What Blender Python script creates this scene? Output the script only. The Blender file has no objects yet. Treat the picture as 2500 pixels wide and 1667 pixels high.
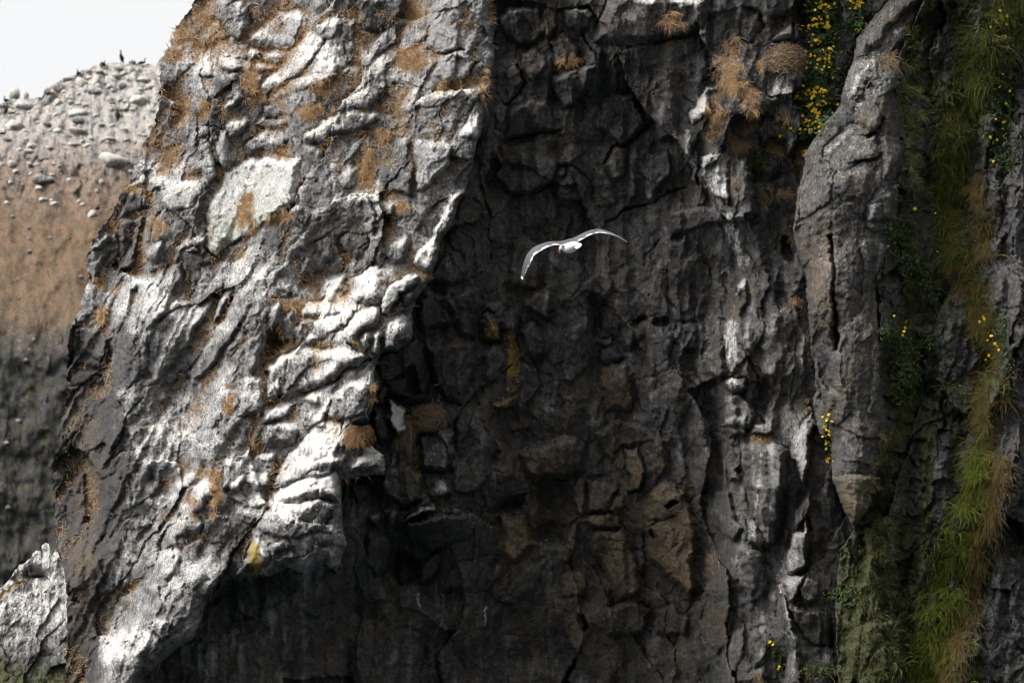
import bpy, math, random
import numpy as np
from mathutils import Vector, Matrix

random.seed(7)
RNG = np.random.default_rng(11)
scene = bpy.context.scene
col = scene.collection

# ------------------------------------------------------------------ camera
CAM_Z, PITCH, FOC = 3.0, math.radians(10), 153.2
cam_d = bpy.data.cameras.new('camera')
cam = bpy.data.objects.new('camera', cam_d)
col.objects.link(cam)
cam.location = (0, 0, CAM_Z)
cam.rotation_euler = (math.radians(90) + PITCH, 0, 0)
cam_d.lens = FOC
cam_d.sensor_width = 36
cam_d.clip_start, cam_d.clip_end = 1, 6000
cam_d.dof.use_dof = True
cam_d.dof.focus_distance = 58.5
cam_d.dof.aperture_fstop = 4.5
scene.camera = cam

# ------------------------------------------------------------------ sky, sun, exposure
SUN_AZ, SUN_EL = math.radians(62), math.radians(44)       # azimuth: to the left of the way back to the viewer
world = bpy.data.worlds.new('World')
scene.world = world
world.use_nodes = True
wn, wl = world.node_tree.nodes, world.node_tree.links
wn.clear()
wo = wn.new('ShaderNodeOutputWorld')
bg = wn.new('ShaderNodeBackground')
sk = wn.new('ShaderNodeTexSky')
sk.sky_type = 'NISHITA'
sk.sun_disc = False
sk.sun_elevation = SUN_EL
sk.sun_rotation = math.pi + SUN_AZ
sk.air_density, sk.dust_density, sk.ozone_density = 1.0, 6.0, 1.0
hs = wn.new('ShaderNodeHueSaturation')
hs.inputs['Saturation'].default_value = 0.04              # thin even overcast
wl.new(sk.outputs[0], hs.inputs['Color'])
wl.new(hs.outputs[0], bg.inputs[0])
bg.inputs[1].default_value = 0.14
wl.new(bg.outputs[0], wo.inputs[0])

sun_d = bpy.data.lights.new('sun', 'SUN')
sun = bpy.data.objects.new('sun', sun_d)
col.objects.link(sun)
sun_d.energy = 0.95
sun_d.angle = math.radians(22)
sun_d.color = (1.0, 0.95, 0.87)
to_sun = Vector((-math.sin(SUN_AZ) * math.cos(SUN_EL), -math.cos(SUN_AZ) * math.cos(SUN_EL), math.sin(SUN_EL)))
sun.rotation_euler = to_sun.to_track_quat('Z', 'Y').to_euler()
sun.location = (-40, 0, 60)

scene.view_settings.view_transform = 'Standard'
scene.view_settings.look = 'None'
scene.view_settings.exposure = 1.2
scene.view_settings.gamma = 1
scene.view_settings.use_curve_mapping = False
scene.cycles.filter_width = 1.15
scene.cycles.max_bounces = 5
scene.cycles.diffuse_bounces = 3
scene.cycles.use_denoising = True

# ------------------------------------------------------------------ measuring: photo position + distance -> world point
CP, SP = math.cos(PITCH), math.sin(PITCH)
K = 36.0 / FOC / 2500.0
MPP = K * 60.0                                            # metres per photo pixel at the cliff


def P(x, y, t):
    x = np.asarray(x, dtype=np.float64); y = np.asarray(y, dtype=np.float64); t = np.asarray(t, dtype=np.float64)
    a = (x - 1250.0) * K * t
    b = (833.5 - y) * K * t
    return np.stack([a, t * CP - b * SP, CAM_Z + t * SP + b * CP], axis=-1)


# ------------------------------------------------------------------ noise
def h2(ix, iy, seed):
    with np.errstate(over='ignore'):
        a = (ix.astype(np.int64) * 374761393 + iy.astype(np.int64) * 668265263 + seed * 974634777) & 0xFFFFFFFF
        a = ((a ^ (a >> 13)) * 1274126177) & 0xFFFFFFFF
        a = ((a ^ (a >> 16)) * 2246822519) & 0xFFFFFFFF
        a = a ^ (a >> 15)
    return (a & 0xFFFFFF).astype(np.float32) / np.float32(16777216.0)


def gnoise(x, y, seed=0):
    ix = np.floor(x); iy = np.floor(y)
    fx = (x - ix).astype(np.float32); fy = (y - iy).astype(np.float32)
    ix = ix.astype(np.int64); iy = iy.astype(np.int64)
    ux = fx * fx * fx * (fx * (fx * 6 - 15) + 10)
    uy = fy * fy * fy * (fy * (fy * 6 - 15) + 10)
    out = 0
    for dx in (0, 1):
        for dy in (0, 1):
            a = h2(ix + dx, iy + dy, seed) * np.float32(2 * math.pi)
            g = np.cos(a) * (fx - dx) + np.sin(a) * (fy - dy)
            out = out + g * (ux if dx else 1 - ux) * (uy if dy else 1 - uy)
    return out * 1.5


def fbm(x, y, octv=4, seed=0, gain=0.5):
    s, a, n = 0, 1.0, 0.0
    for i in range(octv):
        s = s + a * gnoise(x * 2 ** i + 17.3 * i, y * 2 ** i - 9.1 * i, seed + i)
        n += a; a *= gain
    return s / n * 1.4


def rot(x, y, ang, cell, aniso):
    c, s = math.cos(ang), math.sin(ang)
    return (x * c + y * s) / (cell * aniso), (-x * s + y * c) / cell


def facets(x, y, cell, ang=0.0, aniso=1.0, seed=0, tilt=0.4, off=0.3):
    """broken rock: every cell is a tilted flat face; returns height (in cells) and the distance to the nearest edge"""
    u, v = rot(x, y, ang, cell, aniso)
    iu = np.floor(u).astype(np.int64); iv = np.floor(v).astype(np.int64)
    f1 = np.full(u.shape, 9.0, np.float32); f2 = f1.copy()
    pl = np.zeros(u.shape, np.float32)
    for dx in (-1, 0, 1):
        for dy in (-1, 0, 1):
            cx, cy = iu + dx, iv + dy
            du = (u - cx - 0.1 - 0.8 * h2(cx, cy, seed)).astype(np.float32)
            dv = (v - cy - 0.1 - 0.8 * h2(cx, cy, seed + 1)).astype(np.float32)
            d = du * du + dv * dv
            val = off * (h2(cx, cy, seed + 2) - 0.5) + tilt * 2 * ((h2(cx, cy, seed + 3) - 0.5) * du * aniso + (h2(cx, cy, seed + 4) - 0.5) * dv)
            near = d < f1
            f2 = np.where(near, f1, np.minimum(f2, d))
            pl = np.where(near, val, pl)
            f1 = np.where(near, d, f1)
    return pl, np.sqrt(f2) - np.sqrt(f1)


def sstep(a, b, x):
    t = np.clip((x - a) / (b - a), 0, 1)
    return t * t * (3 - 2 * t)


def boxblur(a, r):
    """two passes of a box filter over the grid"""
    for _ in range(2):
        for ax in (0, 1):
            p = np.concatenate([np.repeat(np.take(a, [0], ax), r + 1, ax), a, np.repeat(np.take(a, [-1], ax), r, ax)], ax)
            c = np.cumsum(p, ax, dtype=np.float64)
            n = a.shape[ax]
            a = ((np.take(c, range(2 * r + 1, 2 * r + 1 + n), ax) - np.take(c, range(0, n), ax)) / (2 * r + 1)).astype(np.float32)
    return a


# ------------------------------------------------------------------ reading the tracing
TILES = {'a': (0, 0, 700 / 2350), 'b': (400, 0), 'c': (1100, 0), 'd': (1700, 0), 'e': (0, 400), 'f': (600, 500), 'g': (1200, 500),
         'h': (1700, 500), 'i': (0, 1134), 'j': (600, 900), 'k': (1200, 1000), 'l': (1700, 1134), 's': (0, 0, 1.0)}


def pts(tile, s):
    t = TILES[tile]
    k = t[2] if len(t) > 2 else 800 / 2352
    return np.array([[t[0] + float(a.split(',')[0]) * k, t[1] + float(a.split(',')[1]) * k] for a in s.split()])


def ell(tile, cx, cy, rx, ry, ang=0, n=14):
    t = TILES[tile]
    k = t[2] if len(t) > 2 else 800 / 2352
    a = np.linspace(0, 2 * math.pi, n, endpoint=False)
    r = 1 + 0.09 * np.sin(a * 3 + cx) + 0.06 * np.cos(a * 5 + cy)
    ex, ey = rx * np.cos(a) * r, ry * np.sin(a) * r
    c, s = math.cos(math.radians(ang)), math.sin(math.radians(ang))
    return np.stack([t[0] + (cx + ex * c - ey * s) * k, t[1] + (cy + ex * s + ey * c) * k], 1)


def poly_sd(poly, x, y):
    """signed distance, positive inside"""
    d2 = np.full(x.shape, 1e12, np.float32)
    ins = np.zeros(x.shape, bool)
    n = len(poly)
    for i in range(n):
        ax, ay = poly[i]; bx, by = poly[(i + 1) % n]
        ex, ey = bx - ax, by - ay
        wx, wy = x - ax, y - ay
        t = np.clip((wx * ex + wy * ey) / (ex * ex + ey * ey + 1e-9), 0, 1)
        dx, dy = wx - t * ex, wy - t * ey
        d2 = np.minimum(d2, dx * dx + dy * dy)
        c1 = (ay <= y) & (by > y); c2 = (by <= y) & (ay > y)
        cr = ex * wy - ey * wx
        ins ^= (c1 & (cr > 0)) | (c2 & (cr < 0))
    d = np.sqrt(d2)
    return np.where(ins, d, -d)


def line_d(line, x, y):
    d2 = np.full(x.shape, 1e12, np.float32)
    for (ax, ay), (bx, by) in zip(line[:-1], line[1:]):
        ex, ey = bx - ax, by - ay
        wx, wy = x - ax, y - ay
        t = np.clip((wx * ex + wy * ey) / (ex * ex + ey * ey + 1e-9), 0, 1)
        dx, dy = wx - t * ex, wy - t * ey
        d2 = np.minimum(d2, dx * dx + dy * dy)
    return np.sqrt(d2)


# ------------------------------------------------------------------ materials
class NT:
    def __init__(self, name):
        self.m = bpy.data.materials.new(name)
        self.m.use_nodes = True
        self.t = self.m.node_tree
        self.t.nodes.clear()
        self.out = self.n('ShaderNodeOutputMaterial')
        self.b = self.n('ShaderNodeBsdfPrincipled')
        self.l(self.b.outputs[0], self.out.inputs[0])
        self.b.inputs['Specular IOR Level'].default_value = 0.25
        self.b.inputs['Roughness'].default_value = 0.85

    def n(self, k): return self.t.nodes.new(k)
    def l(self, a, b): self.t.links.new(a, b)

    def val(self, v, sock):
        if isinstance(v, (int, float)): sock.default_value = v
        elif isinstance(v, tuple): sock.default_value = (*v, 1.0) if len(v) == 3 else v
        else: self.l(v, sock)

    def noise(self, scale, detail=4, rough=0.6, vec=None, dist=0.0):
        n = self.n('ShaderNodeTexNoise')
        n.inputs['Scale'].default_value = scale
        n.inputs['Detail'].default_value = detail
        n.inputs['Roughness'].default_value = rough
        n.inputs['Distortion'].default_value = dist
        if vec is not None: self.l(vec, n.inputs['Vector'])
        return n.outputs['Fac']

    def math(self, op, a, b=0.0, c=None):
        n = self.n('ShaderNodeMath'); n.operation = op
        self.val(a, n.inputs[0]); self.val(b, n.inputs[1])
        if c is not None: self.val(c, n.inputs[2])
        return n.outputs[0]

    def ramp(self, v, a, b, lo=0.0, hi=1.0):
        n = self.n('ShaderNodeMapRange'); n.interpolation_type = 'SMOOTHSTEP'
        self.val(v, n.inputs['Value'])
        n.inputs['From Min'].default_value = a; n.inputs['From Max'].default_value = b
        n.inputs['To Min'].default_value = lo; n.inputs['To Max'].default_value = hi
        return n.outputs['Result']

    def mix(self, f, a, b):
        n = self.n('ShaderNodeMix'); n.data_type = 'RGBA'
        self.val(f, n.inputs[0]); self.val(a, n.inputs[6]); self.val(b, n.inputs[7])
        return n.outputs[2]

    def attr(self, name):
        n = self.n('ShaderNodeAttribute'); n.attribute_name = name
        s = self.n('ShaderNodeSeparateColor'); self.l(n.outputs['Color'], s.inputs[0])
        return s.outputs[0], s.outputs[1], s.outputs[2], n.outputs['Alpha']

    def bump(self, h, strength, dist):
        n = self.n('ShaderNodeBump')
        n.inputs['Strength'].default_value = strength; n.inputs['Distance'].default_value = dist
        self.l(h, n.inputs['Height'])
        self.l(n.outputs[0], self.b.inputs['Normal'])

    def pos(self, sx=1, sy=1, sz=1):
        tc = self.n('ShaderNodeTexCoord'); mp = self.n('ShaderNodeMapping')
        self.l(tc.outputs['Object'], mp.inputs['Vector'])
        mp.inputs['Scale'].default_value = (sx, sy, sz)
        return mp.outputs[0]


def rock_material(name, k=1.0, soil=((0.15, 0.098, 0.055), (0.41, 0.30, 0.185))):
    """k scales the grain for rock that stands far away"""
    M = NT(name)
    p = M.pos()
    st = M.pos(1, 1, 0.08)
    gu, oc, mo, to = M.attr('stain')
    ye, br, li, wet = M.attr('tint')
    big = M.noise(1.6 * k, 5, 0.6, p)
    mid = M.noise(9 * k, 5, 0.65, p)
    fine = M.noise(31 * k, 4, 0.72, p)
    grain = M.noise(72 * k, 2, 0.7, p)
    drip = M.noise(22 * k, 3, 0.6, st)
    c = M.mix(M.ramp(mid, 0.3, 0.7), (0.030, 0.029, 0.030), (0.086, 0.081, 0.077))
    c = M.mix(M.ramp(big, 0.45, 0.7, 0, 0.6), c, (0.074, 0.062, 0.050))
    c = M.mix(M.ramp(fine, 0.52, 0.75, 0, 0.5), c, (0.19, 0.185, 0.185))
    c = M.mix(M.ramp(fine, 0.50, 0.30, 0, 0.6), c, (0.020, 0.020, 0.022))
    ton = M.math('SUBTRACT', to, 0.5)
    lite = M.ramp(M.math('ADD', ton, M.math('MULTIPLY', M.math('SUBTRACT', mid, 0.5), 0.35)), 0.0, 0.45)
    c = M.mix(lite, c, M.mix(M.ramp(fine, 0.35, 0.65), (0.19, 0.185, 0.185), (0.34, 0.33, 0.325)))
    dark = M.ramp(M.math('ADD', ton, M.math('MULTIPLY', M.math('SUBTRACT', mid, 0.5), 0.3)), 0.0, -0.45)
    c = M.mix(M.math('MULTIPLY', dark, 0.72), c, (0.022, 0.021, 0.022))
    brf = M.ramp(M.math('ADD', br, M.math('MULTIPLY', M.math('SUBTRACT', mid, 0.5), 0.7)), 0.15, 0.8)
    c = M.mix(brf, c, M.mix(M.ramp(fine, 0.3, 0.7), (0.046, 0.035, 0.025), (0.125, 0.092, 0.060)))
    lif = M.ramp(M.math('ADD', li, M.math('MULTIPLY', M.math('SUBTRACT', mid, 0.5), 0.8)), 0.2, 0.75)
    c = M.mix(lif, c, M.mix(M.ramp(fine, 0.3, 0.7), (0.21, 0.225, 0.19), (0.46, 0.47, 0.42)))
    gf = M.math('ADD', gu, M.math('MULTIPLY', M.math('SUBTRACT', fine, 0.5), 1.35))
    gf = M.math('ADD', gf, M.math('MULTIPLY', M.math('SUBTRACT', mid, 0.5), 0.75))
    gf = M.math('ADD', gf, M.math('MULTIPLY', M.math('SUBTRACT', grain, 0.5), 1.0))
    gf = M.math('ADD', gf, M.math('MULTIPLY', M.math('SUBTRACT', drip, 0.5), 1.3))
    dust = M.ramp(gf, -0.30, 0.50, 0, 0.85)
    c = M.mix(dust, c, M.mix(M.ramp(fine, 0.3, 0.7), (0.13, 0.126, 0.126), (0.33, 0.32, 0.31)))
    gf = M.ramp(gf, 0.28, 0.85)
    wcol = M.mix(M.ramp(big, 0.35, 0.65), (0.455, 0.455, 0.455), (0.52, 0.48, 0.425))
    wcol = M.mix(M.ramp(mid, 0.55, 0.3, 0, 0.5), wcol, (0.27, 0.255, 0.24))
    c = M.mix(M.math('MULTIPLY', gf, 0.96), c, wcol)
    of = M.math('ADD', oc, M.math('MULTIPLY', M.math('SUBTRACT', fine, 0.5), 1.5))
    of = M.math('ADD', of, M.math('MULTIPLY', M.math('SUBTRACT', mid, 0.5), 0.7))
    of = M.math('ADD', of, M.math('MULTIPLY', M.math('SUBTRACT', grain, 0.5), 0.8))
    of = M.ramp(of, 0.36, 0.85, 0, 0.85)
    c = M.mix(of, c, M.mix(M.ramp(grain, 0.3, 0.7), *soil))
    yf = M.math('ADD', ye, M.math('MULTIPLY', M.math('SUBTRACT', mid, 0.5), 0.9))
    yf = M.math('ADD', yf, M.math('MULTIPLY', M.math('SUBTRACT', fine, 0.5), 0.7))
    yf = M.ramp(yf, 0.35, 0.75, 0, 0.9)
    c = M.mix(yf, c, M.mix(M.ramp(fine, 0.3, 0.7), (0.15, 0.10, 0.025), (0.34, 0.23, 0.06)))
    mf = M.math('ADD', mo, M.math('MULTIPLY', M.math('SUBTRACT', fine, 0.5), 0.8))
    mf = M.math('ADD', mf, M.math('MULTIPLY', M.math('SUBTRACT', mid, 0.5), 0.8))
    mf = M.ramp(mf, 0.35, 0.8, 0, 0.92)
    c = M.mix(mf, c, M.mix(M.ramp(fine, 0.3, 0.7), (0.014, 0.018, 0.006), (0.062, 0.066, 0.020)))
    M.l(c, M.b.inputs['Base Color'])
    M.l(M.math('SUBTRACT', 0.9, M.math('MULTIPLY', wet, 0.4)), M.b.inputs['Roughness'])
    hh = M.math('ADD', M.math('MULTIPLY', fine, 0.6), M.math('MULTIPLY', grain, 0.3))
    hh = M.math('ADD', hh, M.math('MULTIPLY', mid, 0.8))
    M.bump(hh, 0.75, 0.035 / k)
    return M.m


def plain_material(name, c1, c2, scale=30, rough=0.8, attr=None, spec=0.25, sheen=False):
    """two-tone grain; with attr the mix follows a per-vertex value"""
    M = NT(name)
    p = M.pos()
    f = M.noise(scale, 4, 0.65, p)
    if attr:
        v = M.attr(attr)[0]
        f = M.math('ADD', M.math('MULTIPLY', v, 0.85), M.math('MULTIPLY', M.math('SUBTRACT', f, 0.5), 0.4))
        c = M.mix(f, c1, c2)
    else:
        c = M.mix(M.ramp(f, 0.3, 0.7), c1, c2)
    M.l(c, M.b.inputs['Base Color'])
    M.b.inputs['Roughness'].default_value = rough
    M.b.inputs['Specular IOR Level'].default_value = spec
    M.bump(M.noise(scale * 3, 3, 0.6, p), 0.3, 0.004)
    return M.m


def leaf_material(name, c1, c2):
    M = NT(name)
    v = M.attr('shade')[0]
    c = M.mix(v, c1, c2)
    M.l(c, M.b.inputs['Base Color'])
    M.b.inputs['Roughness'].default_value = 0.6
    tr = M.n('ShaderNodeBsdfTranslucent'); M.l(c, tr.inputs[0])
    ms = M.n('ShaderNodeMixShader'); ms.inputs[0].default_value = 0.25
    M.l(M.b.outputs[0], ms.inputs[1]); M.l(tr.outputs[0], ms.inputs[2]); M.l(ms.outputs[0], M.out.inputs[0])
    return M.m


ROCK = rock_material('basalt')
ROCK_FAR = rock_material('far_basalt', 0.25, ((0.060, 0.036, 0.020), (0.215, 0.128, 0.070)))
STRAW = leaf_material('dry_straw', (0.13, 0.072, 0.034), (0.56, 0.365, 0.19))
STRAW_DARK = leaf_material('old_straw', (0.07, 0.048, 0.030), (0.27, 0.19, 0.115))
STRAW_RUST = leaf_material('rusty_straw', (0.055, 0.028, 0.013), (0.30, 0.17, 0.075))
GRASS = leaf_material('green_grass', (0.022, 0.030, 0.007), (0.135, 0.145, 0.028))
RUST = leaf_material('rusty_grass', (0.045, 0.032, 0.010), (0.15, 0.105, 0.034))
GRASS_FRESH = leaf_material('fresh_grass', (0.035, 0.050, 0.008), (0.19, 0.215, 0.030))
MOSSY = leaf_material('moss_green', (0.016, 0.020, 0.006), (0.085, 0.085, 0.024))
LEAF = leaf_material('leaf_green', (0.014, 0.030, 0.008), (0.060, 0.095, 0.026))
PETAL = leaf_material('yellow_petal', (0.62, 0.36, 0.015), (0.85, 0.62, 0.04))


# ------------------------------------------------------------------ object helpers
def link(o, parent=None):
    col.objects.link(o)
    if parent is not None: o.parent = parent
    return o


def tag(o, label=None, cat=None, group=None, kind=None):
    if label: o['label'] = label
    if cat: o['category'] = cat
    if group: o['group'] = group
    if kind: o['kind'] = kind
    return o


def empty(name, loc=(0, 0, 0), parent=None):
    o = bpy.data.objects.new(name, None)
    o.empty_display_size = 0.2
    o.location = loc
    return link(o, parent)


def mesh_np(name, V, F, mat, parent=None, attrs=None, smooth=True):
    """V (n,3); F (m,4) or (m,3) integer arrays"""
    me = bpy.data.meshes.new(name)
    V = np.ascontiguousarray(V, dtype=np.float32); F = np.ascontiguousarray(F, dtype=np.int32)
    me.vertices.add(len(V)); me.vertices.foreach_set('co', V.ravel())
    k = F.shape[1]
    me.loops.add(F.size); me.loops.foreach_set('vertex_index', F.ravel())
    me.polygons.add(len(F))
    me.polygons.foreach_set('loop_start', np.arange(0, F.size, k, dtype=np.int32))
    me.polygons.foreach_set('loop_total', np.full(len(F), k, dtype=np.int32))
    if smooth: me.polygons.foreach_set('use_smooth', np.ones(len(F), dtype=bool))
    me.update(calc_edges=True)
    for an, arr in (attrs or {}).items():
        at = me.attributes.new(an, 'FLOAT_COLOR', 'POINT')
        at.data.foreach_set('color', np.ascontiguousarray(arr, dtype=np.float32).ravel())
    me.materials.append(mat)
    return link(bpy.data.objects.new(name, me), parent)


def gray(v):
    v = np.asarray(v, dtype=np.float32)
    return np.stack([v, v, v, np.ones_like(v)], -1)


# ------------------------------------------------------------------ the cliff: silhouette, ridge, zones
SIL = np.array([(1900, -2600), (1100, -1800), (560, -300), (500, -60), (477, 0), (459, 33), (429, 66), (414, 98), (412, 113), (402, 125), (396, 150), (393, 176), (392, 210), (390, 238),
                (384, 270), (378, 301), (366, 330), (354, 354), (340, 385), (328, 408), (316, 441), (303, 462), (292, 478), (272, 526), (252, 548), (238, 567), (226, 586), (221, 604), (212, 630),
                (211, 652), (216, 672), (216, 689), (204, 730), (187, 774), (173, 808), (162, 846), (161, 933), (157, 1010), (148, 1080), (133, 1120), (129, 1151), (131, 1236), (143, 1338),
                (158, 1392), (165, 1474), (163, 1559), (163, 1667), (150, 2000), (60, 3400)], dtype=float)
RIDGE = [(1180, -2700), (1195, -100), (1205, 85), (1205, 160), (1198, 204), (1192, 238), (1175, 316), (1166, 345), (1150, 420), (1140, 460), (1114, 507), (1103, 551), (1076, 588), (1069, 629),
         (1056, 667), (1039, 700), (1015, 731), (1003, 765), (1008, 790), (1005, 830), (975, 855), (933, 857), (917, 890), (913, 918), (916, 973), (899, 1024), (905, 1085), (938, 1110),
         (940, 1160), (900, 1162), (835, 1174), (831, 1240), (838, 1274), (847, 1330), (822, 1396), (792, 1376), (753, 1402), (702, 1384), (655, 1408), (612, 1386), (588, 1424), (561, 1408), (530, 1440), (503, 1470), (493, 1511), (469, 1559),
         (442, 1573), (347, 1657), (330, 1800), (300, 3500)]
BUT_L = [(2180, -100), (2173, 0), (2135, 41), (2091, 95), (2084, 153), (2060, 218), (2050, 258), (2006, 313), (1972, 367), (1958, 432), (1945, 469), (1941, 520), (1938, 560), (1948, 619),
         (1969, 690), (1974, 760), (1980, 830), (1990, 900), (2005, 970), (2022, 1010), (2030, 1080), (2034, 1170), (2060, 1240), (2088, 1290)]
BUT_R = [(2120, 1240), (2140, 1160), (2166, 1033), (2145, 908), (2152, 823), (2139, 772), (2142, 670), (2169, 602), (2190, 533), (2193, 442), (2207, 367), (2193, 320), (2190, 238), (2193, 143),
         (2230, 61), (2258, 0), (2275, -100)]
GULLY = [(2320, -2700), (2275, -100)] + BUT_R[::-1][1:] + [(2088, 1290), (2052, 1340), (2040, 1480), (2045, 1667), (2045, 3500), (9000, 3500), (9000, -2700)]

STEP = 2.45
ys = np.concatenate([np.array([-2500, -1900, -1400, -1000, -700, -480, -330, -230, -160, -110, -80.]), np.arange(-60, 1730, STEP),
                     np.array([1740, 1755, 1780, 1820, 1880, 1960, 2080, 2250, 2500, 2800, 3100, 3400.])])
NU = 965
um = np.linspace(0, 1, NU)
xtra = np.array([8, 20, 40, 70, 110, 170, 260, 380, 540, 760, 1050, 1400.])
sil = np.interp(ys, SIL[:, 1], SIL[:, 0])
sil = sil + 5 * fbm(ys / 60, ys * 0 + 3.3, 2, 5)
jit = 5 * gnoise(ys / 12, ys * 0 + 1.7, 8) + 2.5 * gnoise(ys / 5, ys * 0 + 4.7, 9)
Xg = np.concatenate([sil[:, None] + um[None, :] * (2570 - sil)[:, None], np.repeat((2570 + xtra)[None, :], len(ys), 0)], 1).astype(np.float32)
Xg[:, :NU] += (jit[:, None] * np.exp(-um[None, :] * 60)).astype(np.float32)
Yg = np.repeat(ys[:, None], Xg.shape[1], 1).astype(np.float32)
SH = Xg.shape
# edges of every traced shape wander like real breaks
WX = Xg + 9 * fbm(Xg / 70, Yg / 70, 3, 21) + 3.2 * gnoise(Xg / 15, Yg / 15, 25) + 1.4 * gnoise(Xg / 6, Yg / 6, 26)
WY = Yg + 9 * fbm(Xg / 70 + 40, Yg / 70, 3, 31) + 3.2 * gnoise(Xg / 15 + 9, Yg / 15, 35) + 1.4 * gnoise(Xg / 6 + 5, Yg / 6, 36)
LW = Xg + 0.45 * (WX - Xg); LH = Yg + 0.45 * (WY - Yg)

sd_left = poly_sd(np.array(RIDGE + [(-3000, 3500), (-3000, -2700)]), LW, LH)
sd_but = poly_sd(np.array(BUT_L + BUT_R), LW, LH)
sd_gul = poly_sd(np.array(GULLY), LW, LH)
zone = np.ones(SH, np.int8)                        # 1 shaded wall
zone[sd_left > 0] = 0                              # 0 bright face
zone[sd_gul > 0] = 3                               # 3 gully
zone[sd_but > 0] = 2                               # 2 buttress


def shep(ctrl, x, y):
    n = np.zeros(x.shape, np.float32); d = n.copy()
    for cx, cy, h in ctrl:
        w = 1.0 / (((x - cx) / 100) ** 2 + ((y - cy) / 130) ** 2 + 0.25) ** 2.2
        n += w * h; d += w
    return n / d


C_LEFT = [(1200, 0, -1.0), (1190, 250, -.75), (1150, 420, -.55), (1100, 560, -.35), (1030, 720, -.15), (930, 860, .1), (910, 1000, .3), (880, 1130, .5), (838, 1300, .7), (700, 1390, .75),
          (500, 1480, .75), (350, 1650, .8), (900, 0, -1.9), (850, 300, -1.5), (800, 600, -1.1), (700, 850, -.65), (600, 1100, -.35), (500, 1300, -.1), (300, 1650, .4), (600, 0, -3.0),
          (550, 300, -2.4), (450, 600, -2.1), (400, 900, -1.5), (350, 1200, -1.1), (240, 1500, -.9), (477, 0, -3.8), (380, 250, -3.3), (260, 560, -2.9), (165, 900, -2.6), (130, 1200, -2.3),
          (160, 1650, -1.7), (900, -600, -3.5), (1200, -600, -2.5)]
C_WALL = [(1200, 0, -1.15), (1200, 300, -1.25), (1100, 600, -1.2), (1000, 900, -1.25), (920, 1050, -.8), (850, 1300, -.6), (700, 1500, -.8), (500, 1650, -.7), (1000, 1200, -.55), (1150, 1150, -.85),
          (1000, 1400, -1.2), (1300, 0, -1.1), (1500, 50, -.95), (1700, 50, -.9), (1300, 400, -1.6), (1500, 400, -1.75), (1650, 400, -1.45), (1300, 700, -1.75), (1500, 700, -1.9),
          (1700, 700, -1.55), (1300, 1000, -1.9), (1500, 1000, -2.0), (1700, 1000, -1.55), (1300, 1300, -1.9), (1500, 1300, -1.9), (1700, 1300, -1.6), (1300, 1600, -2.1), (1500, 1600, -2.0),
          (1700, 1600, -1.6), (1850, 100, -.9), (1850, 500, -1.0), (1850, 900, -1.0), (1850, 1300, -.9), (1850, 1600, -1.0), (1950, 300, -.9), (1950, 800, -.7), (1970, 1200, -.3),
          (1970, 1500, -.2), (1780, 300, -.9), (1600, -700, 0.6), (2000, -700, 0.6), (1500, 2400, -2.4)]
C_BUT = [(2190, 50, -.2), (2080, 250, .2), (2170, 300, .5), (1960, 450, .3), (2050, 500, .8), (2170, 500, .7), (1950, 620, .4), (2050, 700, 1.0), (2140, 700, .8), (2000, 900, .6), (2080, 900, 1.1),
         (2140, 900, .9), (2030, 1100, .6), (2090, 1100, 1.1), (2150, 1100, .9), (2090, 1280, 1.0)]
C_GUL = [(2300, 0, -.3), (2250, 400, -.3), (2220, 800, 0), (2200, 1200, .1), (2150, 1600, .3), (2350, 400, -.4), (2350, 900, -.1), (2300, 1400, .2), (2450, 0, -.3), (2460, 500, .1), (2470, 1000, .4),
         (2450, 1600, .6), (2600, 800, .9), (2060, 1400, .2), (2060, 1600, .3), (2400, -700, .4)]
H = np.zeros(SH, np.float32)
for z, c in enumerate((C_LEFT, C_WALL, C_BUT, C_GUL)):
    m = zone == z
    H[m] = shep(c, Xg[m], Yg[m])
# the arris of the bright face and the rim of the buttress are rounded over
H -= np.where(zone == 0, 0.16 * np.exp(-np.maximum(sd_left, 0) / 9) + .45 * sstep(1150, 1350, Yg) * np.exp(-np.maximum(sd_left, 0) / 32), 0)
H += np.where(zone == 3, .75 * np.exp(-np.maximum(-sd_but, 0) / 60), 0)
H -= np.where(zone == 2, 0.30 * np.exp(-np.maximum(sd_but, 0) / 16), 0)

# channels of colour: droppings, dry staining, moss, tone with painted light and shade / yellow lichen, brown, grey-green lichen, wet
CH = {k: np.zeros(SH, np.float32) for k in ('g', 'oc', 'mo', 't', 'ye', 'br', 'li', 'wet')}
# the wall under the overhang leans further in towards its foot
H -= np.where(zone == 1, 1.5 * (np.clip(Yg - 150, 0, 2000) / 1500) ** 1.2 * sstep(880, 1120, Xg + .35 * np.clip(Yg - 900, 0, 700)) * sstep(1850, 1620, Xg), 0)
H -= np.where(zone == 1, .25 * sstep(1380, 1560, Yg) * sstep(1000, 850, Xg), 0)
flat = np.ones(SH, np.float32)
bid = np.full(SH, -1, np.int32)
jag = 5 * gnoise(Xg / 18, Yg / 18, 51) + 4 * gnoise(Xg / 7, Yg / 7, 52)
N_BLOCK = 0


def window(q, pad):
    x0, y0 = q.min(0) - pad; x1, y1 = q.max(0) + pad
    r0, r1 = np.searchsorted(ys, y0), np.searchsorted(ys, y1)
    if r1 <= r0: return None
    s = sil[r0:r1]
    c0 = int(max(0, np.floor(((x0 - s) / (2570 - s)).min() * (NU - 1))))
    c1 = int(min(SH[1], np.ceil(((x1 - s) / (2570 - s)).max() * (NU - 1)) + 1))
    if c1 <= c0: return None
    return slice(r0, r1), slice(c0, c1)


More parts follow.
